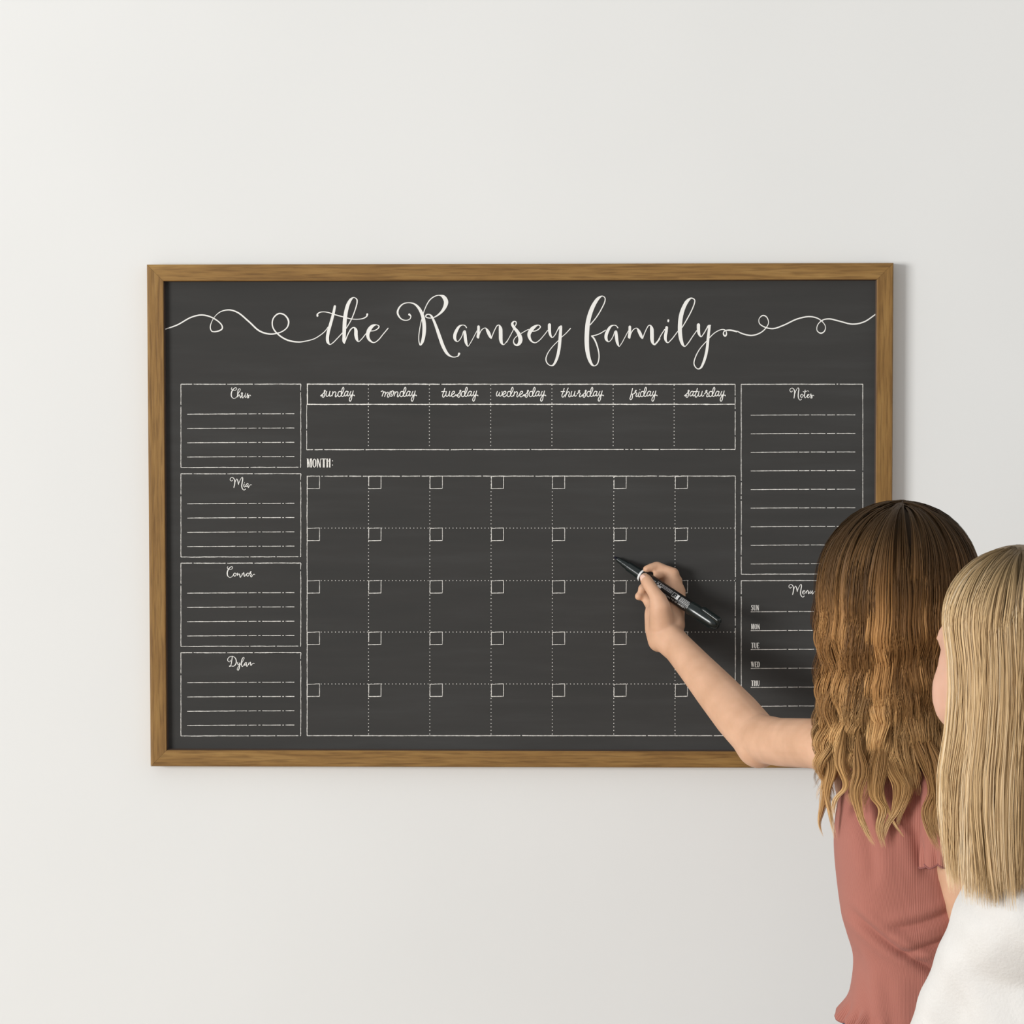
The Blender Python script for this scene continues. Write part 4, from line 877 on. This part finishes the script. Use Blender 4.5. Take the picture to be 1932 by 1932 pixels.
for L_ in legs: fl.chain([(p, r+0.006) for p, r in L_])
link('jeans', fl.mesh('jeans', 0.008, 5), M_DENIM, woman)

# ------------------------------------------------------------------ the woman's hair
rw = np.random.default_rng(23)
WX, WPY, WH = 1921.0, 1175.0, 148.0
WZ0 = A(WX, WPY, WD+0.01); WPX = 1.0/(A(WX+1, WPY, WD+0.01)[0]-WZ0[0])
WLOW = np.array([(1175,143,.112),(1240,133,.112),(1300,130,.108),(1380,135,.102),(1450,146,.098),(1520,148,.096),(1600,143,.094),(1720,132,.092)])
def wenv(py, th, ph, lay):
    hw = np.where(th < math.pi/2, 143*np.sin(th)**0.9, np.interp(py, WLOW[:, 0], WLOW[:, 1]))/WPX
    hd2 = np.where(th < math.pi/2, 0.112*np.sin(th)**0.9, np.interp(py, WLOW[:, 0], WLOW[:, 2]))
    yy = np.where(th < math.pi/2, WPY-WH*np.cos(th), py)
    return np.stack([WZ0[0]+hw*lay*np.sin(ph), -WD-0.01-hd2*lay*np.cos(ph), WZ0[2]-(yy-WPY)/WPX], -1)
def wlock(ph0, ln, lay, ns, rw):
    m = 36; s_ = np.linspace(0, 1, m); c0 = 0.30
    th = np.where(s_ >= c0, math.pi, np.maximum(s_/c0*math.pi/2, 0.004)); py = WPY+np.clip((s_-c0)/(1-c0), 0, 1)*(ln-WPY)
    ph = ph0+rw.uniform(-0.10, 0.10)*s_; C = wenv(py, th, ph, lay)
    ct = np.where(th < math.pi/2, np.cos(np.minimum(th, 1.5708)), 0.0)
    po = rw.uniform(-0.03, 0.03); C[:, 1] += po*ct; C[:, 2] -= (po*po*5+abs(rw.normal(0, 0.0008)))*ct
    hn = np.stack([np.sin(ph), -np.cos(ph), 0*ph], -1); nrm = np.stack([np.sin(ph), -np.cos(ph), 0.9*ct], -1); lat = np.stack([np.cos(ph), np.sin(ph), 0*ph], -1)
    p0 = rw.uniform(0, 6.28); C = C+(0.0040*np.sin(s_*6+p0)*s_)[:, None]*lat+(0.0032*np.sin(s_*7+p0*2)*s_)[:, None]*hn
    wd = rw.uniform(0.8, 1.35)*(0.0130*smoothstep(0, 0.25, s_)+0.002)*(1-0.25*smoothstep(0.7, 1.0, s_))
    a = rw.uniform(0, 6.283, ns)[:, None]; r = np.sqrt(rw.uniform(0, 1, ns))[:, None]
    fz = rw.normal(0, 1, (ns, 1)); jit = 0.0016*np.sin(s_[None]*5+fz*5)*s_[None]
    P_ = C[None]+(np.cos(a)*r*wd[None]+jit)[..., None]*lat[None]+(np.sin(a)*r*wd[None]*0.4)[..., None]*hn[None]
    cut = rw.uniform(0.94, 1.0, ns)
    P_ = np.stack([np.stack([np.interp(s_*cut[k], s_, P_[k, :, c]) for c in range(3)], -1) for k in range(ns)])
    wid = rw.uniform(0.00036, 0.0008, (ns, 1))*(1-0.8*smoothstep(0.90, 1.0, s_))[None]*(0.6+0.4*smoothstep(0, .12, s_))[None]
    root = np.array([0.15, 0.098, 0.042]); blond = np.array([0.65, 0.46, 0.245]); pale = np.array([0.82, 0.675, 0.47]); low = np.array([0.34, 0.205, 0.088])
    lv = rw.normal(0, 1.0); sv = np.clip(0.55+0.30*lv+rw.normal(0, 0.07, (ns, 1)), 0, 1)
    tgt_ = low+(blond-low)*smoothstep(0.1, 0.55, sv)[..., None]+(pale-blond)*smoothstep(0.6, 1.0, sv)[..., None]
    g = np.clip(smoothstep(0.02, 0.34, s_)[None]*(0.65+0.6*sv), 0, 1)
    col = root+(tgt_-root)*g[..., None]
    return strands_mesh(P_, wid, col, nrm, rw)
parts = []
for p in np.linspace(-1.42, 2.3, 84):
    parts.append(wlock(p+rw.uniform(-0.03, 0.03), rw.uniform(1668, 1705)-45*smoothstep(-0.35, 0.25, p)-25*smoothstep(-0.9, -1.4, p), rw.uniform(0.92, 1.0), 92, rw))
for k in range(26): parts.append(wlock(rw.uniform(-1.25, 2.0), rw.uniform(1560, 1660), rw.uniform(0.86, 0.92), 44, rw))
ph = np.linspace(-1.38, 2.35, 110); S2, PH = np.meshgrid(np.linspace(0, 1, 60), ph, indexing='ij')
TH = np.where(S2 < 0.35, np.maximum(S2/0.35*math.pi/2, 0.001), math.pi); PY = WPY+np.clip((S2-0.35)/0.65, 0, 1)*(1640-WPY)
und = wenv(PY, TH, PH, 0.90+0.0*PH); ii = np.arange(59)[:, None]*110; jj = np.arange(109)[None]
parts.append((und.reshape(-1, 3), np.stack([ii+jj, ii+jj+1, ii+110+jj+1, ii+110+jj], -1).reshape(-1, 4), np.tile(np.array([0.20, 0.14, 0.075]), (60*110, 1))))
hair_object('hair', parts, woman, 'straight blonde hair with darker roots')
